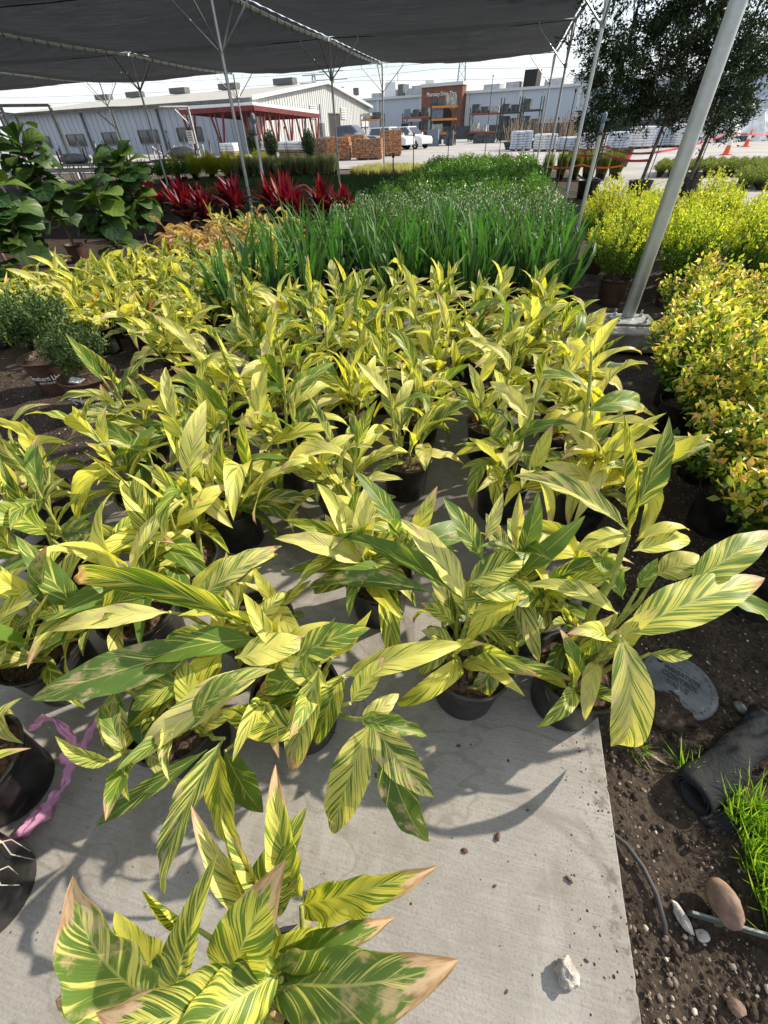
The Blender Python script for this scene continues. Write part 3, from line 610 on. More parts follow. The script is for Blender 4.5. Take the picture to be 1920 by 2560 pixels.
def potted(name, label, cat, group, x, y, fol, pot=POT, soil_=SOIL, stems=None, rz=None, sc=1.0, z=0.0):
    p = thing(name, label, cat, (x, y, z), random.uniform(0, 6.28) if rz is None else rz, group)
    if pot: link('pot', pot, p)
    if soil_: link('soil', soil_, p)
    if stems: link('stem', stems, p)
    f = link('foliage', fol, p, kind='stuff'); f.scale = (sc, sc, sc * random.uniform(.93, 1.07)); return p

# near plants: each big leaf from its base to its tip, in metres
HERO = {
 'P1': ((0.46, 0.8), [
  ((0.50, 0.78, 0.5), (0.93, 1.07, 0.55), 0.145, 'flat0g'),
  ((0.50, 0.80, 0.5), (0.58, 0.65, 0.1), 0.125, 'droop2'),
  ((0.48, 1.01, 0.78), (0.53, 1.16, 1.0), 0.085, 'up1g'),
  ((0.47, 0.95, 0.74), (0.42, 1.20, 0.98), 0.06, 'roll0'),
  ((0.47, 0.97, 0.74), (0.15, 1.18, 0.72), 0.085, 'arch0'),
  ((0.49, 0.93, 0.7), (0.69, 1.04, 0.66), 0.07, 'flat1'),
  ((0.51, 0.98, 0.7), (0.65, 1.03, 0.72), 0.045, 'arch2'),
  ((0.49, 0.99, 0.7), (0.34, 0.95, 0.66), 0.075, 'flat1'),
  ((0.50, 0.86, 0.5), (0.24, 0.92, 0.5), 0.085, 'arch3'),
  ((0.52, 0.90, 0.52), (0.42, 1.06, 0.55), 0.09, 'wilt1'),
  ((0.47, 0.83, 0.38), (0.31, 0.94, 0.42), 0.045, 'roll1'),
  ((0.63, 0.82, 0.38), (0.77, 0.86, 0.36), 0.05, 'up0'),
  ((0.70, 0.96, 0.55), (0.97, 1.21, 0.62), 0.11, 'flat0'),
  ((0.75, 1.02, 0.48), (1.02, 0.97, 0.4), 0.08, 'arch1'),
  ((0.65, 1.04, 0.5), (0.78, 1.09, 0.55), 0.1, 'flat1'),
  ((0.48, 0.87, 0.42), (0.44, 0.83, 0.28), 0.06, 'droop0'),
  ((0.57, 0.95, 0.52), (0.61, 1.02, 0.6), 0.05, 'up2'),
 ]),
 'P5': ((-0.21, -0.13), [
  ((-0.24, -0.07, 0.42), (0.08, 0.05, 0.62), 0.15, 'wilt2b'),
  ((-0.21, 0.04, 0.45), (0.05, 0.13, 0.6), 0.085, 'wilt1b'),
  ((-0.21, -0.04, 0.42), (-0.02, 0.06, 0.52), 0.085, 'wilt0b'),
  ((-0.43, -0.14, 0.42), (-0.61, -0.04, 0.62), 0.16, 'wilt2b'),
  ((-0.41, -0.13, 0.4), (-0.32, 0.06, 0.74), 0.07, 'up0'),
  ((-0.30, -0.09, 0.44), (-0.22, 0.08, 0.74), 0.12, 'flat0b'),
  ((-0.20, -0.06, 0.5), (-0.43, -0.17, 0.62), 0.16, 'wilt2b'),
  ((-0.20, -0.05, 0.52), (-0.33, -0.14, 0.6), 0.12, 'wilt1'),
  ((-0.22, 0.05, 0.42), (-0.30, 0.23, 0.62), 0.085, 'wilt1b'),
  ((-0.25, -0.01, 0.4), (-0.45, 0.13, 0.6), 0.06, 'up1g'),
  ((-0.26, -0.00, 0.4), (-0.38, 0.12, 0.62), 0.06, 'roll0'),
  ((-0.27, -0.00, 0.42), (-0.35, 0.10, 0.6), 0.06, 'up2g'),
  ((-0.17, -0.07, 0.32), (-0.06, -0.13, 0.22), 0.1, 'flat1'),
  ((-0.30, 0.01, 0.42), (-0.24, 0.18, 0.58), 0.09, 'arch0g'),
  ((-0.44, -0.11, 0.36), (-0.54, -0.04, 0.5), 0.09, 'flat1'),
  ((-0.41, -0.04, 0.4), (-0.51, -0.01, 0.52), 0.05, 'roll1'),
  ((-0.29, 0.00, 0.4), (-0.22, 0.11, 0.5), 0.05, 'up1'),
  ((-0.32, -0.12, 0.36), (-0.48, -0.09, 0.42), 0.07, 'arch2g'),
  ((-0.26, -0.10, 0.3), (-0.37, -0.03, 0.36), 0.07, 'flat0g'),
  ((-0.21, -0.11, 0.26), (-0.29, -0.17, 0.2), 0.06, 'arch1'),
  ((-0.26, -0.03, 0.38), (-0.32, 0.06, 0.5), 0.07, 'flat1g'),
  ((-0.52, -0.17, 0.3), (-0.66, -0.18, 0.34), 0.07, 'arch1g'),
  ((-0.31, -0.08, 0.38), (-0.31, 0.03, 0.52), 0.08, 'arch2'),
  ((-0.28, -0.07, 0.36), (-0.16, 0.01, 0.42), 0.07, 'flat1g'),
 ]),
 'P6': ((-0.7, 0.74), [
  ((-0.62, 0.62, 0.44), (-1.17, 0.59, 0.54), 0.1, 'wilt0b'),
  ((-0.57, 0.59, 0.42), (-0.91, 0.44, 0.42), 0.1, 'arch1b'),
  ((-0.50, 0.52, 0.42), (-0.83, 0.21, 0.3), 0.105, 'flat1'),
  ((-0.71, 0.53, 0.44), (-1.13, 0.26, 0.4), 0.135, 'flat0g'),
  ((-0.79, 0.66, 0.48), (-0.58, 0.86, 0.58), 0.1, 'arch0g'),
  ((-0.43, 0.54, 0.44), (-0.23, 0.67, 0.5), 0.115, 'flat0g'),
  ((-0.59, 0.50, 0.46), (-0.39, 0.59, 0.44), 0.1, 'flat1'),
  ((-0.36, 0.52, 0.42), (-0.52, 0.45, 0.34), 0.095, 'wilt2b'),
  ((-0.65, 0.63, 0.46), (-0.76, 0.80, 0.56), 0.06, 'up0'),
  ((-0.60, 0.64, 0.42), (-0.53, 0.75, 0.46), 0.08, 'wilt1'),
  ((-0.87, 0.69, 0.46), (-0.62, 0.89, 0.46), 0.085, 'arch1'),
  ((-0.90, 0.61, 0.44), (-1.24, 0.48, 0.44), 0.08, 'flat1'),
  ((-0.63, 0.75, 0.4), (-0.42, 0.63, 0.4), 0.085, 'flat0'),
  ((-0.67, 0.54, 0.4), (-0.77, 0.43, 0.28), 0.09, 'droop1'),
  ((-0.70, 0.59, 0.4), (-0.87, 0.52, 0.4), 0.07, 'arch2'),
  ((-0.49, 0.55, 0.46), (-0.62, 0.67, 0.55), 0.06, 'up1'),
 ]),
 'P6b': ((-0.45, 0.52), [
  ((-0.16, 0.43, 0.42), (-0.25, 0.21, 0.16), 0.115, 'flat1'),
  ((-0.17, 0.42, 0.44), (0.04, 0.33, 0.3), 0.105, 'flat0'),
  ((-0.13, 0.41, 0.38), (0.02, 0.25, 0.1), 0.105, 'flat1g'),
  ((-0.27, 0.53, 0.42), (0.07, 0.68, 0.44), 0.08, 'arch1'),
  ((-0.34, 0.53, 0.46), (-0.36, 0.31, 0.22), 0.1, 'wilt2b'),
  ((-0.19, 0.42, 0.44), (-0.01, 0.42, 0.42), 0.07, 'wilt0'),
  ((-0.28, 0.55, 0.4), (-0.33, 0.38, 0.28), 0.1, 'arch3'),
  ((-0.35, 0.38, 0.36), (-0.60, 0.36, 0.36), 0.11, 'flat0g'),
  ((-0.55, 0.29, 0.34), (-0.41, 0.21, 0.22), 0.125, 'flat0g'),
  ((-0.33, 0.59, 0.4), (-0.22, 0.70, 0.52), 0.05, 'up1'),
  ((-0.31, 0.50, 0.4), (-0.49, 0.54, 0.42), 0.08, 'arch0'),
  ((-0.23, 0.46, 0.42), (-0.16, 0.58, 0.5), 0.07, 'up2'),
  ((-0.20, 0.44, 0.36), (-0.10, 0.53, 0.36), 0.06, 'arch1'),
 ]),
 'P7': ((-0.8, 0.37), [
  ((-0.55, 0.31, 0.38), (-0.61, -0.01, 0.2), 0.085, 'arch1'),
  ((-0.59, 0.28, 0.36), (-0.85, 0.07, 0.22), 0.05, 'arch0g'),
  ((-0.56, 0.29, 0.36), (-0.45, 0.10, 0.18), 0.09, 'flat1g'),
  ((-0.99, 0.39, 0.32), (-0.93, 0.23, 0.16), 0.105, 'flat1'),
  ((-0.65, 0.33, 0.4), (-0.45, 0.48, 0.5), 0.09, 'arch2'),
  ((-0.66, 0.34, 0.34), (-0.78, 0.48, 0.44), 0.08, 'flat0'),
  ((-0.79, 0.41, 0.32), (-0.90, 0.52, 0.42), 0.06, 'up0'),
  ((-0.73, 0.43, 0.4), (-0.88, 0.34, 0.36), 0.09, 'flat1g'),
 ]),
 'P2': ((0.1, 0.76), [
  ((0.01, 0.90, 0.42), (-0.45, 1.01, 0.5), 0.085, 'arch3g'),
  ((-0.06, 0.88, 0.42), (-0.51, 0.87, 0.34), 0.075, 'arch0g'),
  ((0.05, 0.84, 0.46), (-0.21, 1.05, 0.6), 0.1, 'arch1'),
  ((0.09, 0.94, 0.56), (-0.07, 1.02, 0.72), 0.085, 'flat0'),
  ((0.07, 0.85, 0.5), (0.24, 0.91, 0.46), 0.09, 'wilt2'),
  ((0.23, 0.90, 0.48), (0.06, 0.76, 0.36), 0.1, 'arch1'),
  ((0.10, 0.74, 0.3), (0.44, 0.75, 0.26), 0.05, 'arch0g'),
  ((0.18, 0.76, 0.3), (0.13, 0.69, 0.14), 0.08, 'droop2'),
  ((0.09, 0.99, 0.6), (0.12, 1.10, 0.72), 0.05, 'up0'),
  ((0.05, 0.88, 0.5), (0.25, 0.99, 0.54), 0.11, 'flat1g'),
  ((0.02, 0.75, 0.3), (-0.06, 0.67, 0.24), 0.06, 'arch2g'),
  ((0.09, 0.85, 0.32), (0.26, 0.82, 0.22), 0.09, 'droop0g'),
  ((0.03, 0.83, 0.34), (-0.09, 0.87, 0.38), 0.06, 'flat1g'),
  ((0.09, 0.83, 0.4), (-0.04, 0.93, 0.5), 0.08, 'flat0'),
  ((0.03, 0.79, 0.3), (-0.08, 0.79, 0.3), 0.06, 'flat0g'),
 ]),
}

# ---------------------------------------------------------------- gingers
LABEL = {'P1': 'tall ginger in black pot at the concrete edge with huge right-pointing leaf', 'P5': 'nearest ginger with browned curling leaf tips at the bottom of the picture', 'P6': 'broad spreading ginger with scorched leaf pointing left, left of centre',
         'P6b': 'ginger hanging long striped leaves over the bare concrete in the middle', 'P7': 'ginger behind the pink ribbon with narrow leaves trailing onto the concrete', 'P2': 'ginger in black pot with dark unfurling leaf reaching left, mid foreground'}
def hero_plant(k):
    (cx, cy), rows = HERO[k]; rr = random.Random(len(rows) * 13 + ord(k[1])); p = thing('variegated_ginger', LABEL[k], 'plant', (cx, cy, 0), 0, 'variegated gingers in black pots')
    link('pot', POT, p); link('soil', SOIL, p).rotation_euler = (0, 0, rr.uniform(0, 6)); done = []
    for b, t, w_, kd in rows:
        LV = GG if kd.endswith('g') else GB if kd.endswith('b') else GV; kd = kd.rstrip('gb'); kind, i = kd[:-1], int(kd[-1])
        toC = Vector((.35 - b[0] * .2, -1, 1.0)) if kind in ('up', 'roll') else Vector((0, -.25, 1))
        if (Vector(t) - Vector(b)).z < -.12: toC = Vector((0, -.8, .9))
        set_leaf('leaf', LV[kind][i], p, b, t, w_, up=toC, roll=rr.uniform(-.2, .2))
        if all((Vector(b) - q).length > .07 for q in done):
            q = Vector(b); done.append(q); base = Vector((cx + max(-.09, min(.09, (b[0] - cx) * .35)), cy + max(-.09, min(.09, (b[1] - cy) * .35)), .2)); set_cane(p, base, q, CANE, rr.uniform(.8, 1.2))
    ginger_stems(p, cx, cy, .16, 3, .19, 5, rr, .3, False, 0, .7, .4)
    for s in range(5):      # cut stubs and young shoots at the soil
        a = rr.uniform(0, 6.28); q = rr.uniform(.02, .09); bb = Vector((cx + q * math.cos(a), cy + q * math.sin(a), .2)); set_cane(p, bb, bb + Vector((rr.uniform(-.03, .03), rr.uniform(-.03, .03), rr.uniform(.05, .13))), rr.choice([CANE, CANE_D]), 1.2)
    return p
for k in HERO: hero_plant(k)
ROWS = [  # (row words, [(x, y, height, leaf)])
    ('front row at left', [(-1.33, .12, .20, .26), (-1.43, .48, .22, .30), (-1.18, .70, .22, .30)]),
    ('second row at left', [(-1.72, .90, .24, .32), (-1.16, .98, .24, .32)]),
    ('row just behind the front pots', [(-.30, 1.06, .24, .26), (.31, 1.06, .24, .28)]),
    ('row with bare concrete before it', [(-2.14, 1.22, .22, .30), (-1.62, 1.36, .26, .32), (-1.12, 1.34, .26, .30), (-.58, 1.52, .26, .26)]),
    ('row across the middle of the walkway', [(-1.95, 1.80, .27, .30), (-1.45, 1.80, .27, .31), (-1.0, 1.78, .27, .29), (-.34, 1.90, .28, .26), (.20, 1.82, .30, .28), (.60, 1.80, .32, .29)]),
    ('row behind the middle of the walkway', [(-1.66, 2.32, .28, .29), (-1.22, 2.34, .28, .29), (-.78, 2.36, .28, .29), (-.34, 2.38, .28, .29), (.10, 2.36, .30, .29), (.54, 2.34, .31, .31)]),
    ('fourth row from the dark irises', [(-1.60, 2.86, .28, .30), (-1.15, 2.88, .28, .29), (-.72, 2.86, .28, .30), (-.28, 2.88, .29, .30), (.16, 2.86, .29, .30), (.58, 2.84, .30, .30)]),
    ('third row from the dark irises', [(-1.90, 3.34, .28, .29), (-1.45, 3.36, .28, .30), (-1.0, 3.38, .28, .29), (-.56, 3.36, .29, .30), (-.12, 3.38, .29, .30), (.32, 3.36, .30, .30), (.62, 3.34, .30, .30)]),
    ('second row from the dark irises', [(-1.85, 3.84, .29, .29), (-1.38, 3.86, .29, .30), (-.92, 3.88, .29, .29), (-.46, 3.86, .30, .30), (0.0, 3.88, .30, .30), (.44, 3.86, .25, .29)]),
    ('row next to the dark irises', [(-1.42, 4.34, .25, .28), (-.95, 4.36, .25, .28), (-.48, 4.38, .25, .28), (-.02, 4.36, .25, .28), (.42, 4.34, .26, .28)]),
]
sd_ = 0
for rw, lst in ROWS:
    for i, (x, y, h, lf) in enumerate(lst):
        sd_ += 1; far = y > 2.2
        ginger_plant(x, y, 'variegated yellow ginger, %s from the left in the %s' % (ORD[i], rw), h * (.92 if far else 1.12), random.Random(sd_).choice([4, 5, 6]), lf * random.Random(sd_ + 9).uniform(.85, 1.15), random.Random(sd_ + 3).choice([5, 5, 6]), sd_, green=.07 if far else .14, lean=.40 if far else .5, drp=.22 if far else .3)
# left field of smaller gingers
gi = 0
fieldrows = ['front', 'second', 'third', 'fourth', 'fifth', 'sixth']
for j in range(6):
    y = 3.1 + j * .5; xs = []; x = -2.55 - (.22 if j % 2 else 0)
    lim = [-3.0, -5.2, -5.7, -6.2, -5.2, -4.9][j]
    while x > lim: xs.append(x); x -= .47
    for i, x in enumerate(xs[::-1]):
        gi += 1; ginger_plant(x + random.uniform(-.06, .06), y + random.uniform(-.06, .06), 'smaller variegated ginger, %s from the left in the %s row of the left field' % (ORD[i], fieldrows[j]), .20, 6, .29, 6, 300 + gi, green=.2, lean=.6, drp=.3, group='gingers of the left field', z0=-.04)
for i, (x, y) in enumerate([(-3.2, 6.2), (-3.8, 6.3), (-4.4, 6.4), (-3.3, 6.9), (-3.9, 7.0), (-4.5, 7.1), (-5.1, 7.0), (-3.5, 7.6), (-4.1, 7.7), (-4.8, 7.8), (-5.4, 7.8), (-3.7, 8.3), (-4.4, 8.5), (-5.1, 8.5)]):
    ginger_plant(x, y, 'withered tan brown ginger before the red plants, %s counting from the front right' % ORD[i], .26, 7, .27, 7, 500 + i, dead=(i % 5 != 3), lean=.6, group='withered gingers', z0=-.05, name='dried_ginger')

# ---------------------------------------------------------------- irises
IV = [leaf_mesh('iris_sword', MT['iris'], .06, b, 2.2, .35, .02, 1, tw, 0, ns=7, na=1, shape='strap', seed=i) for i, (b, tw) in enumerate([(.15, .3), (.35, -.4), (.6, .5), (1.0, -.3), (1.6, .3)])]
def iris(x, y, h, seed, label):
    rr = random.Random(seed); p = thing('iris_plant', label, 'plant', (x, y, -.05), 0, 'irises of the dense block')
    link('pot', POT, p); link('soil', SOIL, p)
    for k in range(18):
        a = rr.uniform(0, 6.28); el = rr.uniform(1.0, 1.5); L = h * rr.uniform(.6, 1.12); q = rr.uniform(.01, .08)
        b = Vector((x + q * math.cos(a), y + q * math.sin(a), .16)); c = rr.random(); v = IV[0] if c < .35 else IV[1] if c < .6 else IV[2] if c < .8 else IV[3] if c < .93 else IV[4]
        if v is IV[4]: el -= .35; L *= .8
        t = b + Vector((math.cos(a) * math.cos(el), math.sin(a) * math.cos(el), math.sin(el))) * L
        set_leaf('leaf', v, p, b, t, rr.uniform(.028, .046), up=(math.cos(a) * -.5, math.sin(a) * -.5, 1), roll=rr.uniform(-1.2, 1.2), ratio=.06)
k = 0
for j in range(6):
    for i in range(9):
        x = -2.85 + i * .43 + (.2 if j % 2 else 0); y = 4.98 + j * .43
        if j == 0 and x > -2.0 and i % 2: continue
        k += 1; iris(x + random.uniform(-.05, .05), y + random.uniform(-.05, .05), .78, 900 + k, 'dark sword-leaved iris, %s from the left in the %s row behind the gingers' % (ORD[i], ORD[j]))
for x, y, l in ((-2.75, 4.5, 'leftmost of three dark irises standing before the iris block'), (-2.35, 4.56, 'middle one of three dark irises standing before the iris block'), (-1.95, 4.62, 'rightmost of three dark irises standing before the iris block'), (-2.6, 4.1, 'single dark iris nearest the left field gingers')): k += 1; iris(x, y, .74, 900 + k, l)
# ---------------------------------------------------------------- red cordylines
CVR = [leaf_mesh('red_strap', MT['cordy'], .16, b, 1.8, .3, .03, 2, tw, 0, ns=8, na=2, shape='lance', seed=i, petiole=.0) for i, (b, tw) in enumerate([(.1, .2), (.3, -.3), (.6, .3)])]
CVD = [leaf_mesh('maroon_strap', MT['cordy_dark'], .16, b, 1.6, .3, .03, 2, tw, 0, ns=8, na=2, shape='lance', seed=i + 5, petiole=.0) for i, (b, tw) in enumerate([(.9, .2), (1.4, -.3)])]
for i, (x, y, h, lab) in enumerate([(-7.2, 9.6, 1.05, 'red-leaved plant half hidden behind the fiddle-leaf figs'), (-6.25, 9.2, 1.1, 'bright red spiky plant just right of the fiddle-leaf figs'), (-5.15, 9.3, 1.1, 'bright red spiky plant left of the galvanised riser'), (-4.0, 9.15, 1.15, 'tallest red spiky plant right of the galvanised riser'), (-3.4, 9.5, 1.05, 'red spiky plant with one tall pale leaf'), (-2.9, 9.2, .9, 'red spiky plant at the right end of the red group'), (-5.75, 10.1, 1.0, 'red spiky plant set back between two brighter ones'), (-4.6, 9.9, 1.05, 'red spiky plant set back behind the galvanised riser'), (-6.7, 10.0, 1.0, 'red spiky plant set back beside the figs'), (-3.75, 8.9, .95, 'low front red spiky plant right of the riser'), (-5.65, 8.95, .95, 'low front red spiky plant left of the riser')]):
    rr = random.Random(60 + i); p = thing('red_cordyline', lab, 'plant', (x, y, -.05), 0, 'red spiky plants'); link('pot', POT_B, p); link('soil', SOIL_B, p)
    part('stem', MB().path([(0, 0, .2), (.01, .01, .34), (0, 0, .5)], [.02, .018, .014], 7), MT['bark'], p, 60)
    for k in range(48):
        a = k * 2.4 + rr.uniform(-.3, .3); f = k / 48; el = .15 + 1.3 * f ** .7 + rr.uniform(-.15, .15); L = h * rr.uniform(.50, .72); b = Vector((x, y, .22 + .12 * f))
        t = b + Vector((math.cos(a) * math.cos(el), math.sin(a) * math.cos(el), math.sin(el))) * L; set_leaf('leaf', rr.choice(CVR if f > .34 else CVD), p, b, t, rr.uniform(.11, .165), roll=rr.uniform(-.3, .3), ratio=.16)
# ---------------------------------------------------------------- fiddle-leaf figs
FV = [leaf_mesh('fiddle_blade', MT['fig'], .66, b, 1.4, .22, .035, 2.0, tw, 0, ns=9, na=3, shape='fiddle', seed=i) for i, (b, tw) in enumerate([(.5, .1), (1.0, -.2), (.7, .2), (1.3, 0)])]
for i, (x, y, h, ln, n, lab) in enumerate([(-5.75, 4.95, 1.32, -.1, 60, 'fiddle-leaf fig with pale green leaves at the left edge'), (-5.35, 5.95, 1.12, .25, 52, 'leaning fiddle-leaf fig with yellow green leaves in the middle of the figs'), (-5.9, 7.3, 1.38, .3, 60, 'darkest fiddle-leaf fig closest to the red-leaved plants'), (-7.3, 7.2, 1.6, -.1, 54, 'fiddle-leaf fig at the back left under the shade cloth'), (-7.0, 5.6, 1.75, -.1, 60, 'tallest fiddle-leaf fig at the left edge of the picture')]):
    rr = random.Random(80 + i); p = thing('fiddle_leaf_fig', lab, 'plant', (x, y, -.05), 0, 'fiddle-leaf figs'); link('pot', POT_B, p); link('soil', SOIL_B, p)
    top = Vector((x + ln * .5, y - .1, h)); part('stem', MB().path([(0, 0, .2), (ln * .15, 0, h * .4), (ln * .5, -.1, h + .02)], [.025, .02, .012], 8), MT['bark'], p, 60)
    for k in range(n):
        f = (k + .5) / n; a = k * 2.4 + rr.uniform(-.4, .4); b = Vector((x, y, .2)).lerp(top, .25 + .75 * f); el = rr.uniform(-.6, .4) + .8 * max(0, f - .6); L = rr.uniform(.28, .46)
        t = b + Vector((math.cos(a) * math.cos(el), math.sin(a) * math.cos(el), math.sin(el))) * L; set_leaf('leaf', rr.choice(FV), p, b, t, L * rr.uniform(.66, .86), up=(0, -.5, 1), roll=rr.uniform(-.3, .3), ratio=.66)

# ---------------------------------------------------------------- shrubs in blocks
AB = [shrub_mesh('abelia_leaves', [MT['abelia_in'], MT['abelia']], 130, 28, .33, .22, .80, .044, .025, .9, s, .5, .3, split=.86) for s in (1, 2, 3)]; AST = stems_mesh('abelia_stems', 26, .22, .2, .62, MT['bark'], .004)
k = 0
for j, y in enumerate([1.50, 1.98, 2.46, 2.94, 3.42, 3.94, 4.5]):
    for i, x in enumerate([1.36, 1.86, 2.36, 2.86, 3.38]):
        if (j < 2 and i > 1) or (j < 4 and i > 3): continue
        x += (0, 0, 0, .05, .15, .36, .52)[j]
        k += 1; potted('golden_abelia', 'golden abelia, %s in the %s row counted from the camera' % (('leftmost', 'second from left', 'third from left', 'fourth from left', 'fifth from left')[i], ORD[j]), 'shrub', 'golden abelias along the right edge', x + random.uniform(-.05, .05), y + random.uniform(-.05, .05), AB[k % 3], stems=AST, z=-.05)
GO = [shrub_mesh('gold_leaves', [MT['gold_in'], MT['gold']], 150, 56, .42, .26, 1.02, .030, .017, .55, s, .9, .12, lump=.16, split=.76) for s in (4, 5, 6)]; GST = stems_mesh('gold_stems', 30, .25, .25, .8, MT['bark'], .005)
for j, y in enumerate([5.95, 6.75, 7.55, 8.35]):
    for i in range(6):
        x = 1.42 + i * .66 + (.2 if j % 2 else 0)
        if x > y * .58 + .6: continue
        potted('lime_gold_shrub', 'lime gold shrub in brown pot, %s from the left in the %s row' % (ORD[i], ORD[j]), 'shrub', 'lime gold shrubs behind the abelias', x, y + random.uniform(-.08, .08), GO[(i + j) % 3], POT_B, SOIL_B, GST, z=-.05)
SPK = [shrub_mesh('speck_leaves', MT['speck'], 120, 26, .36, .2, .86, .046, .016, .8, s, .7, .2) for s in (7, 8)]
for j, y in enumerate([7.75, 8.45, 9.15, 9.85]):
    for i in range(6): potted('white_edged_shrub', 'white-edged low shrub behind the irises, %s from the left in the %s row' % (ORD[i], ORD[j]), 'shrub', 'white-edged shrubs', -2.45 + i * .60 + (.25 if j % 2 else 0), y, SPK[(i + j) % 2], z=-.05)
GLS = [shrub_mesh('glossy_leaves', MT['glossy'], 130, 24, .42, .22, .88, .055, .026, .85, s, .6, .2) for s in (9, 10, 11)]
for j in range(14):
    for i in range(5): potted('glossy_green_shrub', 'glossy green shrub, %s from the left in the %s row of the long block' % (ORD[i], ORD[j]), 'shrub', 'glossy green shrubs', -2.35 + i * .70 + (.2 if j % 2 else 0), 10.6 + j * .76, GLS[(i * 2 + j) % 3], z=-.05)
FE = [blade_mesh('feathery_fronds', MT['fern'], 10, .1)]
GF = [shrub_mesh('feathery_leaves', MT['gold'], 110, 40, .55, .1, .95, .10, .014, .6, s, .9, .1) for s in (12, 13)]
for j in range(3):
    for i in range(4): potted('golden_feathery_bush', 'golden feathery bush, %s from the left in the %s row by the sage grasses' % (ORD[i], ORD[j]), 'shrub', 'golden feathery bushes', -15.9 + i * .95 + j * .35, 23.6 + j * 1.0, GF[(i + j) % 2], z=-.05)
for j in range(2):
    for i in range(4): potted('green_bush', 'mid green leafy bush by the benches, %s from the left in the %s row' % (ORD[i], ORD[j]), 'shrub', 'green bushes by the benches', -17.6 + i * .95 + j * .4, 20.8 + j * 1.0, GLS[(i + j) % 3], z=-.05)
SG = [blade_mesh('sage_blades', MT['sage'], 420, .2, .12, .62, .016, .35, s) for s in (14, 15)]
for j in range(5):
    for i in range(9): potted('sage_grass', 'pale sage grass in small black pot, %s from the left in the %s row' % (ORD[i], ORD[j]), 'grass plant', 'sage grasses in pots', -12.6 + i * .55 - j * .04, 23.3 + j * .6, SG[(i + j) % 2], POT_S, None, z=-.04)
CRM = [blade_mesh('cream_blades', MT['cream'], 380, .3, .03, .36, .016, .6, s) for s in (16, 17)]
for j in range(5):
    for i in range(11): potted('cream_grass', 'low cream grass tuft, %s from the left in the %s row before the paved lot' % (ORD[i], ORD[j]), 'grass plant', 'cream grasses', -7.3 + i * .52, 25.4 + j * .7, CRM[(i + j) % 2], POT_S, None, z=-.12)
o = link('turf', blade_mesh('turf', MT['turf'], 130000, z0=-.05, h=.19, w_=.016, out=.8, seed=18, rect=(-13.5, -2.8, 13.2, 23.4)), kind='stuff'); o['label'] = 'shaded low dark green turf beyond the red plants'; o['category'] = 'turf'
o = link('grass_patch', blade_mesh('grass_patch', MT['lawn'], 5200, z0=-.05, h=.12, w_=.005, out=1.0, seed=19, rect=(.965, 1.45, .27, .60)), kind='stuff'); o['label'] = 'bright green grass patch beside the black fabric roll'; o['category'] = 'grass'
UPR = [blade_mesh('upright_shoots', MT['hedge'], 260, .2, .15, .62, .03, .22, s) for s in (20, 21)]
for j in range(3):
    for i in range(6): potted('upright_shrub', 'upright green plant in the row with orange tape, %s from the left, %s row' % (ORD[i], ORD[j]), 'shrub', 'upright plants with orange tape', 1.55 + i * .5, 21.6 + j * .6, UPR[(i + j) % 2], POT_S, None, z=-.04)
HG = [shrub_mesh('hedge_leaves', MT['hedge'], 70, 22, .29, .12, .46, .045, .02, .8, s, .8, .1) for s in (22, 23)]
k = 0
for (x0, y0, nx, ny, txt) in ((5.7, 22.4, 13, 7, 'small clipped shrub in the farther hedge block'), (7.1, 18.0, 10, 7, 'small clipped shrub in the nearer hedge block')):
    for j in range(ny):
        for i in range(nx): k += 1; potted('young_hedge_plant', txt + ', %s from left in the %s row' % (ORD[i], ORD[j]), 'shrub', txt.replace('small clipped shrub in', 'shrubs of'), x0 + i * .40 + j * .12, y0 + j * .40 - i * .02, HG[k % 2], POT_S, None, z=-.04)
# tag on the hedge
b = MB(); b.box((0, 0, .0), (.5, .28, .03)); tag(link('white_board', b.mesh('white_board', MT['sign']), None, (6.55, 18.75, -.025)), 'white board lying between the two low hedge blocks', 'board')
# two dull green shrubs in lettered brown pots at left
OL = [shrub_mesh('olive_leaves', MT['olive'], 120, 40, .25, .30, .64, .036, .011, .8, s, .8, .1) for s in (24, 25)]
def wrap_text(s, size, r0, r1, h, z, a0, parent, nm='lettering'):
    v, f = text_geo(s, size, .0012, sx=.82); b = MB()
    for p in v:
        zz = z + p.y; rad = r0 + (r1 - r0) * zz / h + .0025 + p.z; a = a0 + p.x / ((r0 + r1) / 2); b.v.append((rad * math.cos(a), rad * math.sin(a), zz))
    b.f = f; return part(nm, b, MT['white_paint'], parent)
BPOT = pot_mesh('pot_lettered', MT['brown_pot'], .20, .30, .012, 36); BSOIL = soil_mesh('soil_lettered', .20, .26)
for i, (x, y, lab) in enumerate([(-2.98, 2.52, 'dull green shrub in white-lettered brown pot, the nearer of two'), (-3.62, 2.78, 'bushier dull green shrub in lettered brown pot at the left edge')]):
    p = potted('small_leaf_shrub', lab, 'shrub', 'shrubs in lettered brown pots', x, y, OL[i], None, BSOIL, rz=0, sc=1.0 + .25 * i, z=-.05); q = link('pot', BPOT, p)
    for a in (-90 + 62 * i - 35, -90 + 62 * i + 55):
        wrap_text('Southern Living', .055, .160, .190, .28, .155, R(a), q); wrap_text('PLANT COLLECTION', .020, .160, .190, .28, .125, R(a), q)
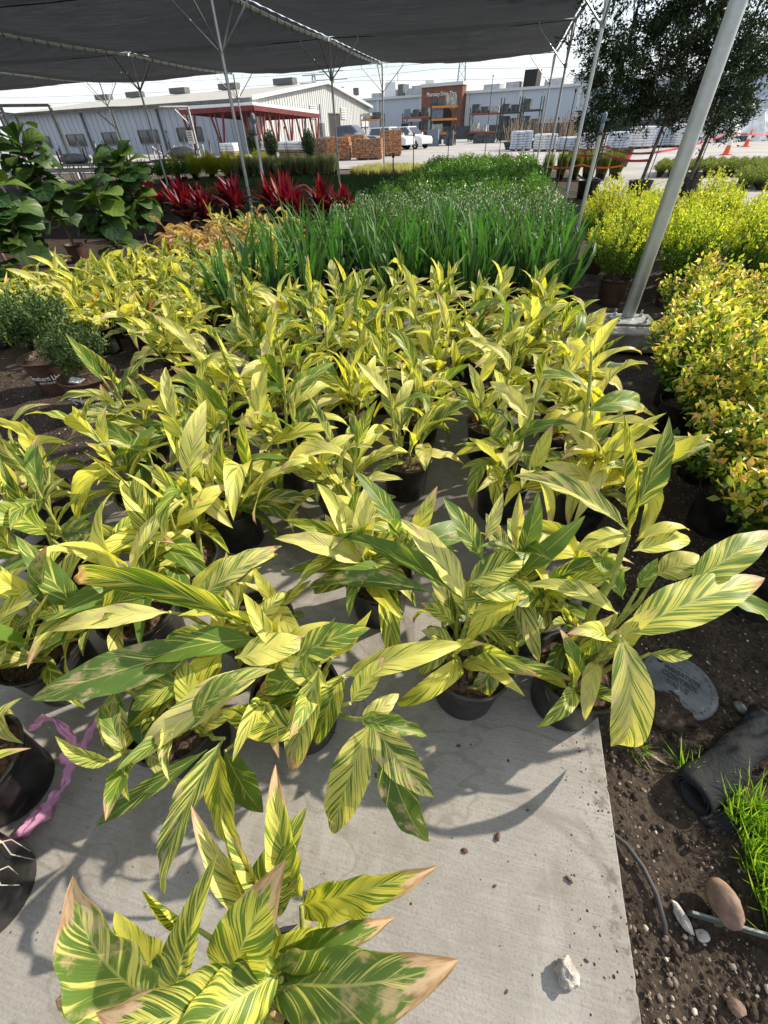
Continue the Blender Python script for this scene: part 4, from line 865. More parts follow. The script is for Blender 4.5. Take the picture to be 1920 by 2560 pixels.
# ---------------------------------------------------------------- container trees at right
def tree_crown(name, seed, rad=1.2, z0=1.45, z1=6.0, n=23000):
    g = np.random.default_rng(seed); nb = 130; bz = g.uniform(0, 1, nb); az = g.uniform(0, 6.283, nb); pr_ = np.sin(np.pi * (.14 + .8 * bz)) ** .55
    tips = np.stack([np.cos(az) * rad * pr_, np.sin(az) * rad * pr_, z0 + (z1 - z0) * bz], 1) * g.uniform(.85, 1.1, (nb, 1)) ** np.array([1, 1, 0]); root = np.stack([np.zeros(nb), np.zeros(nb), tips[:, 2] - .55], 1)
    nt = 720; tb = g.integers(0, nb, nt); ts = g.uniform(.15, 1, nt) ** .6; tw = root[tb] + (tips - root)[tb] * ts[:, None] + g.normal(0, .10, (nt, 3)); td = unit(g.normal(0, 1, (nt, 3)) + unit(tips - root)[tb] + np.array([0, 0, -.2]))
    k = g.integers(0, nt, n); c = tw[k] + td[k] * g.uniform(-.12, .22, (n, 1)) + g.normal(0, .045, (n, 3))
    d = unit(g.normal(0, .8, (n, 3)) + td[k] * .9); l = g.uniform(.07, .14, (n, 1)); return islands(name, MT['tree'], c, c + d * l, unit(g.normal(0, 1, (n, 3)) + np.array([0, 0, .5])), g.uniform(.024, .04, n))
CR = [tree_crown('tree_crown', 40, 1.25), tree_crown('tree_crown', 41, 1.15), tree_crown('tree_crown', 42, 1.3, n=13000)]
for i, (x, y, c, lab, sc, ln) in enumerate([(2.35, 16.2, 0, 'dark container tree leftmost, its crown beside the shade cloth edge', 1.0, .12), (3.65, 15.9, 1, 'dark container tree with black tub and red tape round its trunk', 1.12, .15), (5.0, 16.4, 0, 'dark container tree behind the thick near pole', 1.1, .1), (7.3, 15.4, 2, 'dark container tree at the right edge of the picture', 1.1, .2)]):
    p = thing('container_tree', lab, 'tree', (x, y, -.05), random.uniform(-.3, .3), 'dark container trees'); link('pot', POT_L, p); link('soil', SOIL_L, p)
    tr = part('trunk', MB().path([(0, 0, .3), (ln * .4, 0, 1.0), (ln, .03, 1.9), (ln * 1.1, 0, 3.2), (ln, 0, 4.8)], [.05, .042, .036, .026, .012], 9), MT['bark'], p, 60); bb = MB(); rr = random.Random(i)
    for k in range(14):
        a = k * 2.4; zz = 1.5 + k * .26; bb.path([(ln, 0, zz), (ln + math.cos(a) * .35, math.sin(a) * .35, zz + .3), (ln + math.cos(a) * .9, math.sin(a) * .9, zz + .5)], [.016, .011, .005], 5, False)
    part('branches', bb, MT['bark'], tr, 60); f = link('crown', CR[c], p, (ln, 0, -.12 * i % .3), kind='stuff'); f.scale = (sc, sc, 1); f.rotation_euler = (0, 0, i * 1.3)
    part('support_stake', MB().tube((.12, .05, .2), (.12 + ln * .8, .05, 2.1), .012, n=6), MT['dark_pipe'], p, 60)

# ---------------------------------------------------------------- long steel warehouse with gable end
V2 = lambda a, b, f: Vector(a).lerp(Vector(b), f)
c0, c1, c2 = Vector((-29.19, 61.34, 0)), Vector((-25.89, 101.82, 0)), Vector((-78.0, 74.1, 0)); c3 = c1 + (c2 - c0); EA, PK = 4.5, 6.55; ZG = -.05
U = (c1 - c0).normalized(); Ls = (c2 - c0).normalized(); nG = Vector((U.y, -U.x, 0)); nS = Vector((Ls.y, -Ls.x, 0)) * (-1 if Vector((Ls.y, -Ls.x, 0)).dot(c0) > 0 else 1)
wh = thing('warehouse', 'long grey blue steel warehouse with white ribbed gable end', 'building', c0)
def wl_(p): return tuple(Vector(p) - c0)
def z_(p, z): return Vector((p.x, p.y, z))
pk0 = z_(V2(c0, c1, .525), PK); pk1 = pk0 + (c2 - c0)
b = MB(); b.add([wl_(z_(c0, ZG)), wl_(z_(c2, ZG)), wl_(z_(c2, EA)), wl_(z_(c0, EA))], [(0, 1, 2, 3)]); b.add([wl_(z_(c2, ZG)), wl_(z_(c3, ZG)), wl_(z_(c3, EA)), wl_(pk1), wl_(z_(c2, EA))], [(0, 1, 2, 3, 4)]); b.add([wl_(z_(c1, ZG)), wl_(z_(c3, ZG)), wl_(z_(c3, EA)), wl_(z_(c1, EA))], [(0, 1, 2, 3)])
n = 46
for k in range(n):      # upright ribs of the long wall
    p = V2(c0, c2, (k + .5) / n) + nS * .03; b.bar(wl_(z_(p, ZG)), wl_(z_(p, EA - .1)), .12, .05, up=nS)
part('wall', b, MT['wh_wall'], wh)
b = MB(); b.add([wl_(z_(c0, ZG)), wl_(z_(c1, ZG)), wl_(z_(c1, EA)), wl_(pk0), wl_(z_(c0, EA))], [(0, 1, 2, 3, 4)]); n = 58
for k in range(n):
    f = (k + .5) / n; p = V2(c0, c1, f) + nG * .03; top = EA + (PK - EA) * (f / .525 if f < .525 else (1 - f) / .475) - .1; b.bar(wl_(z_(p, ZG)), wl_(z_(p, top)), .16, .07, up=nG)
part('gable_wall', b, MT['wh_gable'], wh)
ov = nG * .5; b = MB(); e0 = z_(c0, EA) + nS * .7 + ov; e2 = z_(c2, EA) + nS * .7; r0, r1 = pk0 + ov + Vector((0, 0, .2)), pk1 + Vector((0, 0, .2)); g0, g1 = z_(c1, EA) + ov + U * .5, z_(c3, EA) + U * .5
for q in ((e0, e2, r1, r0), (r0, r1, g1, g0)):
    b.add([wl_(p) for p in q] + [wl_(p - Vector((0, 0, .18))) for p in q], [(0, 1, 2, 3), (7, 6, 5, 4), (0, 4, 5, 1), (1, 5, 6, 2), (2, 6, 7, 3), (3, 7, 4, 0)])
rf = part('roof', b, MT['wh_roof'], wh)
part('gable_trim', MB().bar(wl_(e0 + nG * .05), wl_(r0 + nG * .05), .14, .35).bar(wl_(r0 + nG * .05), wl_(g0 + nG * .05), .14, .35), MT['trim'], rf)
part('gutter', MB().bar(wl_(e0 + nS * .1 - Vector((0, 0, .12))), wl_(e2 + nS * .1 - Vector((0, 0, .12))), .2, .3), MT['grey_dark'], rf)
for f in (.36, .14, .58, .80, .97): part('roof_vent', MB().box(wl_(V2(pk0, pk1, f) + Vector((0, 0, .6))), (3.6, 1.2, .7), rz=math.atan2(Ls.y, Ls.x)), MT['grey_dark'], rf)
def win(par, A, B, f0, f1, z0, z1, nn, nm='window', mat='glass', bars=2):
    p0, p1 = V2(A, B, f0) + nn * .07, V2(A, B, f1) + nn * .07; w_ = MB(); w_.add([wl_(z_(p0, z0)), wl_(z_(p1, z0)), wl_(z_(p1, z1)), wl_(z_(p0, z1))], [(0, 1, 2, 3)]); o = part(nm, w_, MT[mat], par); fr = MB()
    for k in range(bars + 1): q = V2(p0, p1, k / bars) + nn * .03; fr.bar(wl_(z_(q, z0)), wl_(z_(q, z1)), .12, .1)
    for z in (z0, z1): fr.bar(wl_(z_(p0, z) + nn * .03), wl_(z_(p1, z) + nn * .03), .12, .1)
    part('frame', fr, MT['grey_dark'], o)
Ln = 44.48 / (c2 - c0).length * 1.0345
for f0, f1, za, zb in ((.87, .955, .7, 1.95), (.69, .775, .8, 2.05), (.52, .60, .83, 2.12), (.36, .438, .9, 2.2), (.19, .28, .98, 2.28)): win(wh, c0, c2, f0 * .92, f1 * .92, za, zb, nS)
for f in (.61, .31, .03): q = V2(c0, c2, f) + nS * .1; part('downpipe', MB().bar(wl_(z_(q, ZG)), wl_(z_(q, EA)), .3, .2), MT['grey_dark'], wh)
win(wh, c0, c1, .53, .64, ZG, 3.5, nG, 'doorway', 'dark_open', 1); win(wh, c0, c1, .885, .985, 1.9, 3.4, nG, 'shutter', 'white_sheet', 1)
for f0, f1, za, zb in ((.655, .705, 2.95, 4.15), (.37, .42, 2.95, 4.2)):
    p0, p1 = V2(c0, c1, f0) + nG * .12, V2(c0, c1, f1) + nG * .12; b = MB()
    for k in range(7): zz = za + (zb - za) * k / 6; b.bar(wl_(z_(p0, zz)), wl_(z_(p1, zz)), .12, .13)
    part('louvre', b, MT['trim'], wh)
b = MB(); q = V2(c0, c1, .45) + nG * .2; b.box(wl_(z_(q, 1.6)), (.9, .6, 1.6), rz=1.5); b.bar(wl_(z_(q, 2.4)), wl_(z_(q, 4.4)), .12); part('electric_box', b, MT['grey_dark'], wh)
# red truss canopy in front of the corner
cp = thing('canopy', 'white roofed canopy on dark red steel V-shaped posts by the warehouse', 'canopy', (-24.83, 52.2, ZG)); K0 = Vector((-24.83, 52.2, 0)); KL = Vector((-33.9, 53.8, 0)); KR = Vector((-21.62, 62.0, 0)); KB = KL + (KR - K0)
KZ = {id(K0): 0, id(KL): 0, id(KR): -.55, id(KB): -.55}
def kl(p, z): return (p.x - K0.x, p.y - K0.y, z - ZG)
b = MB(); b.add([kl(p, 3.55 + KZ[id(p)]) for p in (K0, KR, KB, KL)] + [kl(p, 3.80 + KZ[id(p)]) for p in (K0, KR, KB, KL)], [(3, 2, 1, 0), (4, 5, 6, 7), (0, 1, 5, 4), (1, 2, 6, 5), (2, 3, 7, 6), (3, 0, 4, 7)]); part('roof', b, MT['white_sheet'], cp)
b = MB(); 
for p, q in ((K0, KR), (KR, KB), (K0, KL), (KL, KB)): b.bar(kl(p, 3.40 + KZ[id(p)]), kl(q, 3.36 + KZ[id(q)]), .16, .36)
part('fascia_beam', b, MT['red_steel'], cp)
b = MB()
for k in range(7): p, q = V2(K0, KL, k / 6), V2(KR, KB, k / 6); b.bar(kl(p, 3.46), kl(q, 2.91), .12, .16)
part('purlin', b, MT['red_steel'], cp)
for A, B, ks in ((K0, KL, (.08, .5, .9)), (K0, KR, (.06, .27, .48, .69, .92))):
    d = (B - A).normalized()
    for f in ks:
        q = V2(A, B, f) + (KB - K0).normalized() * .4; zt = 3.3 + (KZ[id(B)] * f); pp = MB(); pp.bar(kl(q, ZG), kl(q - d * .85, zt), .15).bar(kl(q, ZG), kl(q + d * .85, zt), .15).bar(kl(q, ZG), kl(q + d * .25, zt), .10); part('post', pp, MT['red_steel'], cp)

# ---------------------------------------------------------------- store with drive-thru panel
sA, sB = Vector((-48.0, 122.6, 0)), Vector((75, 74.2, 0)); sd2 = (sB - sA).normalized(); sn = Vector((sd2.y, -sd2.x, 0)); sn = sn if sn.y < 0 else -sn
st = thing('store_building', 'long pale blue grey store with brown drive-thru panel across the lot', 'building', (-12.5, 109, ZG)); SO = st.location
def sl(p, z): return (p.x - SO.x, p.y - SO.y, z - SO.z)
bk = -sn * 30; b = MB(); b.add([sl(sA, ZG), sl(sB, ZG), sl(sB + bk, ZG), sl(sA + bk, ZG), sl(sA, 6), sl(sB, 6), sl(sB + bk, 6), sl(sA + bk, 6)], [(0, 1, 5, 4), (1, 2, 6, 5), (2, 3, 7, 6), (3, 0, 4, 7), (4, 5, 6, 7)]); part('wall', b, MT['store_wall'], st)
part('coping', MB().bar(sl(sA + sn * .1, 6.0), sl(sB + sn * .1, 6.0), .6, .35), MT['trim'], st)
for f in np.arange(.02, 1, .075): q = V2(sA, sB, float(f)) + sn * .12; part('pilaster', MB().bar(sl(q, ZG), sl(q, 5.8), .55, .22, up=sn), MT['trim'], st)
def onwall(x): return sA + sd2 * ((x - sA.x) / sd2.x)
p0, p1 = onwall(-16.9), onwall(-9.1); b = MB(); b.add([sl(p0, ZG), sl(p1, ZG), sl(p1, 7.0), sl(p0, 7.0)] + [sl(p + sn * 1.5, z) for p, z in ((p0, ZG), (p1, ZG), (p1, 7.0), (p0, 7.0))], [(4, 5, 6, 7), (0, 4, 7, 3), (5, 1, 2, 6), (7, 6, 2, 3), (1, 0, 3, 2)])
pn = part('drive_thru_panel', b, MT['brick'], st); part('panel_cap', MB().bar(sl(p0 + sn * .8 - sd2 * .15, 7.2), sl(p1 + sn * .8 + sd2 * .15, 7.2), 1.9, .45), MT['trim'], pn)
v, f = text_geo('Pharmacy Drive-Thru', .80, .03); wdt = max(p.x for p in v) - min(p.x for p in v); ctr = V2(p0, p1, .5) + sn * 1.56; b = MB(); b.v = [tuple(Vector(sl(ctr, 5.75)) + sd2 * (p.x * 6.0 / wdt) + Vector((0, 0, p.y)) + sn * p.z) for p in v]; b.f = f; part('lettering', b, MT['white_paint'], pn)
b = MB(); a0, a1 = V2(p0, p1, .22) + sn * 1.53, V2(p0, p1, .78) + sn * 1.53
pts = [sl(a0, ZG), sl(a1, ZG), sl(a1, 3.6)] + [sl(V2(a1, a0, t), 3.6 + .75 * math.sin(math.pi * t) ** .6) for t in (.1, .25, .4, .5, .6, .75, .9)] + [sl(a0, 3.6)]; b.add(pts, [tuple(range(len(pts)))]); part('drive_thru_opening', b, MT['dark_open'], pn)
for x, w_, hh, mt in ((-25.3, 2.6, 2.3, 'white_sheet'), (-16.9, 1.9, 2.1, 'white_sheet'), (1.2, 2.2, 2.3, 'dark_open'), (-21.2, 1.8, 1.2, 'grey_box'), (-19.4, 2.6, 1.5, 'grey_box'), (-5.2, 3.0, .9, 'grey_box'), (-1.6, 2.4, 1.0, 'grey_box'), (-28.5, 2.2, .9, 'grey_box'), (5.0, 3.0, 1.0, 'grey_box'), (9.5, 3.0, 1.2, 'grey_box'), (-23.0, 1.2, 1.9, 'grey_dark')):
    q = onwall(x) - sn * 2.5; part('roof_unit', MB().box(sl(q, 6 + hh / 2), (w_, 2.2, hh), rz=math.atan2(sd2.y, sd2.x)), MT[mt], st)
part('antenna', MB().tube(sl(onwall(-24.5) - sn * 3, 8), sl(onwall(-24.5) - sn * 3, 9.6), .08), MT['tower'], st)
tag(link('screen_fence', MB().bar((-30, 104, .75), (34, 80, .75), .08, 1.7).mesh('screen_fence', MT['mesh_fence']), None), 'dark screened fence along the foot of the store wall', 'fence')
# far hedge line / treeline at horizon and pylons
def pylon(x, y, h, label):
    b = MB(); w_ = h * .09
    for k in range(9):
        z0, z1 = h * k / 9, h * (k + 1) / 9; a, c = w_ * (1 - .72 * k / 9), w_ * (1 - .72 * (k + 1) / 9)
        for sx, sy in ((-1, -1), (1, -1), (1, 1), (-1, 1)):
            b.bar((sx * a, sy * a, z0), (sx * c, sy * c, z1), .22); b.bar((sx * a, sy * a, z0), (-sy * c, sx * c, z1), .14)
    t = thing('pylon', label, 'pylon', (x, y, ZG)); part('lattice', b, MT['tower'], t)
    for zz, l in ((.98, .26), (.86, .34), (.74, .26)): part('cross_arm', MB().bar((-h * l, 0, h * zz), (h * l, 0, h * zz), .3), MT['tower'], t)
pylon(-22.6, 240, 27, 'steel lattice pylon rising behind the drive-thru panel'); pylon(-88, 250, 20, 'farther lattice pylon above the warehouse gable, left of its twin'); pylon(-78.5, 246, 20.5, 'lattice pylon above the warehouse gable, right of its twin')
for i, (z, y, lab) in enumerate(((21.5, 239.5, 'uppermost power line crossing the sky'), (18.3, 240.5, 'middle power line crossing the sky'), (16.2, 245, 'lowest power line crossing the sky'))):
    pts = [(-260 + k * 12, y + .2 * k, z + 2.4 * (((k + 3 * i) % 22) / 11 - 1) ** 2 - 2.2 + i * .3) for k in range(44)]; tag(link('power_line', MB().path(pts, .055, 4).mesh('power_line', MT['tower']), None), lab, 'cable')
def lamp(x, y, h, label):
    t = thing('lot_lamp', label, 'lamp post', (x, y, ZG)); part('post', MB().tube((0, 0, 0), (0, 0, h), .08, n=8), MT['tower'], t, 60); part('lamp_head', MB().box((0, 0, h + .45), (.9, .5, .9)), MT['grey_dark'], t)
lamp(-27.2, 98.5, 6.0, 'slim lot lamp with square head behind the warehouse corner')

# ---------------------------------------------------------------- racks with stock
def rack(x, y, w_, lev, label, beam, rz=-.25, dep=1.1, stock=('crate',), ht=None, seed=0):
    rr = random.Random(seed); t = thing('pallet_rack', label, 'rack', (x, y, ZG), rz); ht = ht or lev[-1] + .35
    for sx in (-1, 1):
        for sy in (-1, 1): part('upright', MB().box((sx * w_ / 2, sy * dep / 2, ht / 2), (.11, .1, ht)), MT['rack_post'], t)
    b = MB()
    for sx in (-1, 1):
        for k in range(int(ht)): b.bar((sx * w_ / 2, -dep / 2, k), (sx * w_ / 2, dep / 2, k + .9), .05)
    part('lattice', b, MT['rack_post'], t)
    for z in lev:
        for sy in (-1, 1): part('beam', MB().box((0, sy * (dep / 2 + .06), z), (w_, .08, .17)), MT[beam], t)
        part('deck', MB().box((0, 0, z + .095), (w_ - .1, dep, .03)), MT['wood'], t)
    for z in [.0] + lev:
        n = max(2, int(w_ / 1.1)); 
        for k in range(n):
            if rr.random() < .12: continue
            m_ = rr.choice(stock); hh = rr.uniform(.55, .95); cw = w_ / n * .8; c = tag(link('crate', MB().box((0, 0, hh / 2), (cw, dep * .8, hh), taper=.96).mesh('crate', MT[m_])), '%s crate from left, %s of the %s' % (ORD[k], ('ground level', 'first shelf', 'second shelf', 'third shelf', 'top shelf')[([.0] + lev).index(z)], ' '.join(label.split()[:7])), 'crate', 'crates on the ' + label)
            q = Matrix.Rotation(rz, 3, 'Z') @ Vector((-w_ / 2 + (k + .5) * w_ / n, 0, z + .115)); c.location = Vector((x, y, ZG)) + q; c.rotation_euler = (0, 0, rz + rr.uniform(-.05, .05))
rack(-8.0, 66.5, 2.9, [1.05, 2.25, 3.3], 'tall rack with orange beams before the drive-thru', 'orange', .2, 1.6, ('crate', 'crate_pale', 'crate_blue'), 4.1, 1)
rack(-12.0, 72.0, 3.6, [1.3, 2.55], 'rust red rack left of the tall orange rack', 'red_beam', -.3, 1.2, ('crate', 'crate_blue'), 3.0, 2)
rack(-20.3, 82, 3.2, [2.6], 'single level orange rack right of the warehouse', 'orange', -.2, 1.4, ('crate_pale', 'crate'), 3.3, 3)
rack(-3.9, 79, 3.9, [.9, 2.75], 'red beamed rack with two dark bales on top', 'red_beam', -.3, 1.2, ('crate', 'crate_pale'), 3.4, 4)
rack(-.55, 74, 2.3, [1.4, 2.7], 'dark rack loaded with tall crates at the store', 'rack_post', -.3, 1.2, ('crate',), 4.1, 5); rack(1.9, 72, 2.3, [1.3, 2.8], 'dark rack at the right end of the rack line', 'rack_post', -.3, 1.2, ('crate',), 4.0, 6)
for i, (x, y, w_, hh, m_, l) in enumerate(((-8.75, 63.6, 1.3, 1.45, 'crate_blue', 'blue grey bin on the paving in front of the orange rack'), (-6.9, 64.2, .8, 1.3, 'crate', 'dark narrow crate right of the blue grey bin'), (-3.3, 70, 2.6, .8, 'crate', 'low dark crate on the paving right of the orange rack'), (-12.4, 66, .9, 2.0, 'dark_open', 'dark upright shelf unit left of the racks'))):
    tag(link('crate', MB().box((0, 0, hh / 2), (w_, 1.0, hh), taper=.94).mesh('crate', MT[m_]), None, (x, y, ZG)), l, 'crate')

# ---------------------------------------------------------------- pallets of stone and bags
def stone_pallet(x, y, label, mats, sx=1.2, sy=1.15, h=1.25, rz=0., seed=0, upright=False):
    rr = random.Random(seed); t = thing('stone_pallet', label, 'stone pallet', (x, y, ZG), rz, 'pallets of flagstone')
    pb = MB()
    for k in (-1, 0, 1): pb.box((k * sx * .42, 0, .05), (.09, sy, .09))
    for k in range(5): pb.box((0, (k - 2) * sy * .22, .105), (sx, .10, .02))
    part('pallet', pb, MT['wood'], t); z = .12; b = [MB() for _ in mats]; n = 0
    SM = []
    while z < h:
        th = rr.uniform(.06, .13); 
        for face in range(4):
            L_ = sx if face % 2 == 0 else sy; u = -L_ / 2
            while u < L_ / 2 - .05:
                w_ = min(rr.uniform(.14, .42), L_ / 2 - u); d_ = rr.uniform(.2, .4); o_ = rr.uniform(-.04, .04); a = face * math.pi / 2; out = (sy if face % 2 == 0 else sx) / 2
                c = Matrix.Rotation(a, 3, 'Z') @ Vector((u + w_ / 2, -out + d_ / 2 + o_, 0)); q = MB().box((0, 0, 0), (w_ * .95, d_, th * .93), taper=rr.uniform(.85, 1)); o = part('stone', q, rr.choice(mats), t); o.location = (c.x, c.y, z + th / 2); o.rotation_euler = (rr.uniform(-.05, .05), rr.uniform(-.05, .05), a + rr.uniform(-.08, .08)); u += w_; n += 1
        z += th
    core = MB().box((0, 0, h / 2), (sx * .7, sy * .7, h - .1)); part('core', core, mats[0], t)
A_, B_, C_ = MT['stone_a'], MT['stone_b'], MT['stone_c']
stone_pallet(-14.2, 40.4, 'grey tan flagstone pallet leftmost beside the dark cypress', [C_, C_, B_], 1.6, 1.3, 1.2, .2, 1); stone_pallet(-12.15, 38.7, 'orange brown stone pallet behind the brace pole', [A_, B_, A_], 1.6, 1.3, 1.25, .15, 2); stone_pallet(-9.95, 38.9, 'brown stone pallet with rounded heap in the middle', [B_, B_, A_], 1.9, 1.4, 1.15, .1, 3)
stone_pallet(-9.35, 43.4, 'tall orange stone pallet at the right end', [A_, A_, B_], 1.6, 1.3, 1.5, .3, 4); stone_pallet(-12.0, 42.5, 'orange brown stone pallet in the back, second from left', [A_, B_], 1.6, 1.3, 1.3, .1, 5)
def bag_pallet(x, y, label, w_=1.3, d_=1.1, h=1.05, mat='wrap', rz=0., seed=0, brown=True, group='wrapped bag pallets'):
    rr = random.Random(seed); t = thing('bag_pallet', label, 'bag pallet', (x, y, ZG), rz, group); pb = MB()
    for k in (-1, 0, 1): pb.box((k * w_ * .4, 0, .05), (.09, d_, .1))
    pb.box((0, 0, .11), (w_, d_, .02)); part('pallet', pb, MT['wood'], t); z = .12; lay = max(3, int(h / .16))
    for k in range(lay):
        for i in (-1, 1):
            th = (h - .12) / lay; b = MB(); b.box((0, 0, 0), (w_ * .49, d_ * .98, th * .98)); o = part('bag', b, MT['wood'] if (brown and k < lay * .35) else MT[mat], t); o.location = (i * w_ * .245 + rr.uniform(-.03, .03), rr.uniform(-.03, .03), z + th / 2); o.rotation_euler = (0, 0, rr.uniform(-.04, .04)); mo = o.modifiers.new('round', 'BEVEL'); mo.width = th * .35; mo.segments = 2
        z += (h - .12) / lay
    tp = MB().box((0, 0, h + .02), (w_ * .96, d_ * .94, .06), taper=.9); part('wrap_sheet', tp, MT['wrap' if mat == 'wrap' else 'bag'], t)
for i, (x, y, l) in enumerate(((-22.2, 41.0, 'white wrapped bag pallet at the left, by the canopy post'), (-17.3, 41.4, 'white wrapped bag pallet right of the twin cypresses'), (-15.8, 40.6, 'white wrapped bag pallet left of the third cypress'), (-19.6, 42.0, 'white wrapped bag pallet hidden behind the twin cypresses'))): bag_pallet(x, y, l, seed=i)
k = 0
for x, y, h, l in ((.8, 47.2, 1.2, 'pale bag pallet by the heap of bare canes'), (2.6, 45.6, 1.0, 'white bag pallet second from the heap of canes'), (4.3, 44.8, .8, 'low white bag pallet third from the heap of canes'), (6.0, 44.0, 1.0, 'white bag pallet left of the orange-taped pot'), (7.8, 45.2, 1.0, 'white bag pallet behind the container trees'), (9.7, 46.6, 1.25, 'taller white bag pallet behind the container trees'), (11.4, 48.2, 1.2, 'wrapped white pallet nearest the thick pole'), (13.0, 48.0, 1.3, 'wrapped white pallet just left of the thick pole')):
    k += 1; bag_pallet(x, y, l, 1.5, 1.2, h, 'bag' if k % 2 else 'wrap', .3, 20 + k, False, 'white bag pallets across the lot')
for i, (x, y, l) in enumerate(((16.5, 55.0, 'grey heap under draped sheet right of the thick pole'), (18.6, 56.0, 'largest grey heap under draped sheet'), (21.3, 57.0, 'farthest right grey heap under draped sheet'))):
    t = thing('covered_pile', l, 'pile', (x, y, ZG), .2, 'covered piles'); g = np.random.default_rng(i); b = MB(); n = 18
    for a in range(n):
        for r_ in range(7): rr_ = r_ / 6 * 1.5; an = a / n * 6.283; b.v.append((rr_ * math.cos(an), rr_ * .8 * math.sin(an), max(.02, (1.55 + .2 * i) * (1 - (r_ / 6) ** 2.2)) * (1 + .12 * math.sin(an * 4 + r_)) + g.uniform(-.05, .05)))
    for a in range(n):
        for r_ in range(6): q, s = a * 7 + r_, (a + 1) % n * 7 + r_; b.f.append((q, s, s + 1, q + 1))
    part('sheet', b, MT['wrap'], t); part('pallet_stack', MB().box((0, 0, .2), (2.6, 2.0, .4)), MT['crate'], t)
for i in range(7):
    x = 22 + i * 5.0; tag(link('bag_stack', MB().box((0, 0, 1.6), (4.6, 2.0, 3.2), taper=.95).mesh('bag_stack', MT['bag']), None, (x, 78 - i * 1.7, ZG)), 'blue white bag stack, %s from the left in the far row at right' % ORD[i], 'bag stack', 'far blue white bag stacks').rotation_euler = (0, 0, -.3)
# bundles of bare canes
for i, (x, y, n, h, l) in enumerate(((.3, 50.0, 46, 1.9, 'splayed heap of bare brown canes across the lot'), (4.6, 51, 60, 2.2, 'upright bundle of bare reddish canes left of the trees'), (2.6, 52, 40, 2.0, 'smaller upright cane bundle between the two larger ones'))):
    rr = random.Random(i); t = thing('cane_bundle', l, 'canes', (x, y, ZG)); b = MB()
    for k in range(n): a = rr.uniform(0, 6.28); q = rr.uniform(0, .9); o_ = rr.uniform(0, .35 if i else .7); b.tube((math.cos(a) * q, math.sin(a) * q, 0), (math.cos(a) * (q + o_), math.sin(a) * (q + o_), h * rr.uniform(.6, 1.1)), .035, .02, 4, False)
    part('canes', b, MT['bamboo'], t, kind='stuff'); part('tub', MB().lathe([(.7, 0), (.95, .5), (1.0, .52)], 16), MT['crate'], t, 50)
# cypress shrubs
CY = shrub_mesh('cypress_leaves', MT['tree'], 190, 26, .50, .15, 1.8, .13, .06, .8, 50, .8, .05, lump=.05)
for x, y, l in ((-18.2, 37.4, 'dark conical evergreen, left one of the twins by the white bags'), (-16.8, 37.2, 'dark conical evergreen, right one of the twins by the white bags'), (-14.4, 38.4, 'dark conical evergreen left of the grey stone pallet')): potted('conical_evergreen', l, 'shrub', 'conical evergreens', x, y, CY, POT_L, SOIL_L, z=-.05)

# ---------------------------------------------------------------- vehicles
def car(x, y, rz, label, cat, paint, prof, roof, L, W, wheels, group=None, name='parked_car'):
    """prof: lower body side outline (x,z); roof: cabin outline; glass insets follow the cabin"""
    t = thing(name, label, cat, (x, y, ZG), rz, group); h = W / 2
    def loft(poly, ya, inset): n = len(poly); zmin = min(p[1] for p in poly); zmax = max(p[1] for p in poly); V = [(u, s * (ya - inset * (v - zmin) / max(.01, zmax - zmin)), v) for s in (-1, 1) for u, v in poly]; return V, [tuple(range(n)), tuple(range(2 * n - 1, n - 1, -1))] + [(i, n + i, n + (i + 1) % n, (i + 1) % n) for i in range(n)]
    b = MB(); b.add(*loft(prof, h, .06)); bo = part('body', b, MT[paint], t, 35); m = bo.modifiers.new('round', 'BEVEL'); m.width = .05; m.segments = 3; m.limit_method = 'ANGLE'
    b = MB(); b.add(*loft(roof, h - .07, .16)); ro = part('cabin', b, MT[paint], t, 35); m = ro.modifiers.new('round', 'BEVEL'); m.width = .05; m.segments = 3; m.limit_method = 'ANGLE'
    z0 = min(p[1] for p in roof); z1 = max(p[1] for p in roof); xs = [p[0] for p in roof]; cx = sum(xs) / len(xs)
    ins = [(cx + (u - cx) * .87, z0 + (v - z0) * .84 + .03) for u, v in roof]
    for s in (-1, 1):
        b = MB(); yy = lambda v: s * (h - .07 - .16 * (v - z0) / (z1 - z0) + .012); n = len(ins); b.add([(u, yy(v), v) for u, v in ins], [tuple(range(n))]); wdn = part('side_window', b, MT['glass'], ro)
        part('pillar', MB().bar((cx, yy(z0) + s * .012, z0), (cx, yy(z1) + s * .012, z1 - .08), .09, .02), MT[paint], wdn); part('mirror', MB().box((max(xs) - .35, s * (h + .08), z0 + .12), (.14, .2, .16)), MT[paint], bo)
        for lx in (L / 2 - .12, -L / 2 + .1): part('headlight' if lx > 0 else 'tail_light', MB().box((lx, s * (h - .25), .78), (.2, .34, .16)), MT['lamp' if lx > 0 else 'tape'], bo)
        for wx in wheels:
            w_ = thing_part = part('wheel', MB().lathe([(.22, -.11), (.35, -.10), (.36, 0), (.35, .10), (.22, .11)], 20), MT['tyre'], t, 40); w_.rotation_euler = (math.pi / 2, 0, 0); w_.location = (wx, s * (h - .1), .36); part('rim', MB().lathe([(.01, .105 * -s), (.2, .10 * -s), (.225, .115 * -s)], 14), MT['rim'], w_, 40)
    # windscreens
    top = sorted([p for p in roof if p[1] > z1 - .05]); 
    for a, c, nm in ((max(roof, key=lambda p: p[0]), top[-1], 'windscreen'), (min(roof, key=lambda p: p[0]), top[0], 'rear_window')):
        d = .03 if a[0] > c[0] else -.03; b = MB(); b.add([(a[0] + (c[0] - a[0]) * f + d, s * (h - .17 - .15 * f), a[1] + (c[1] - a[1]) * f + .01) for f, s in ((.12, -1), (.12, 1), (.88, 1), (.88, -1))], [(0, 1, 2, 3)]); part(nm, b, MT['glass'], ro)
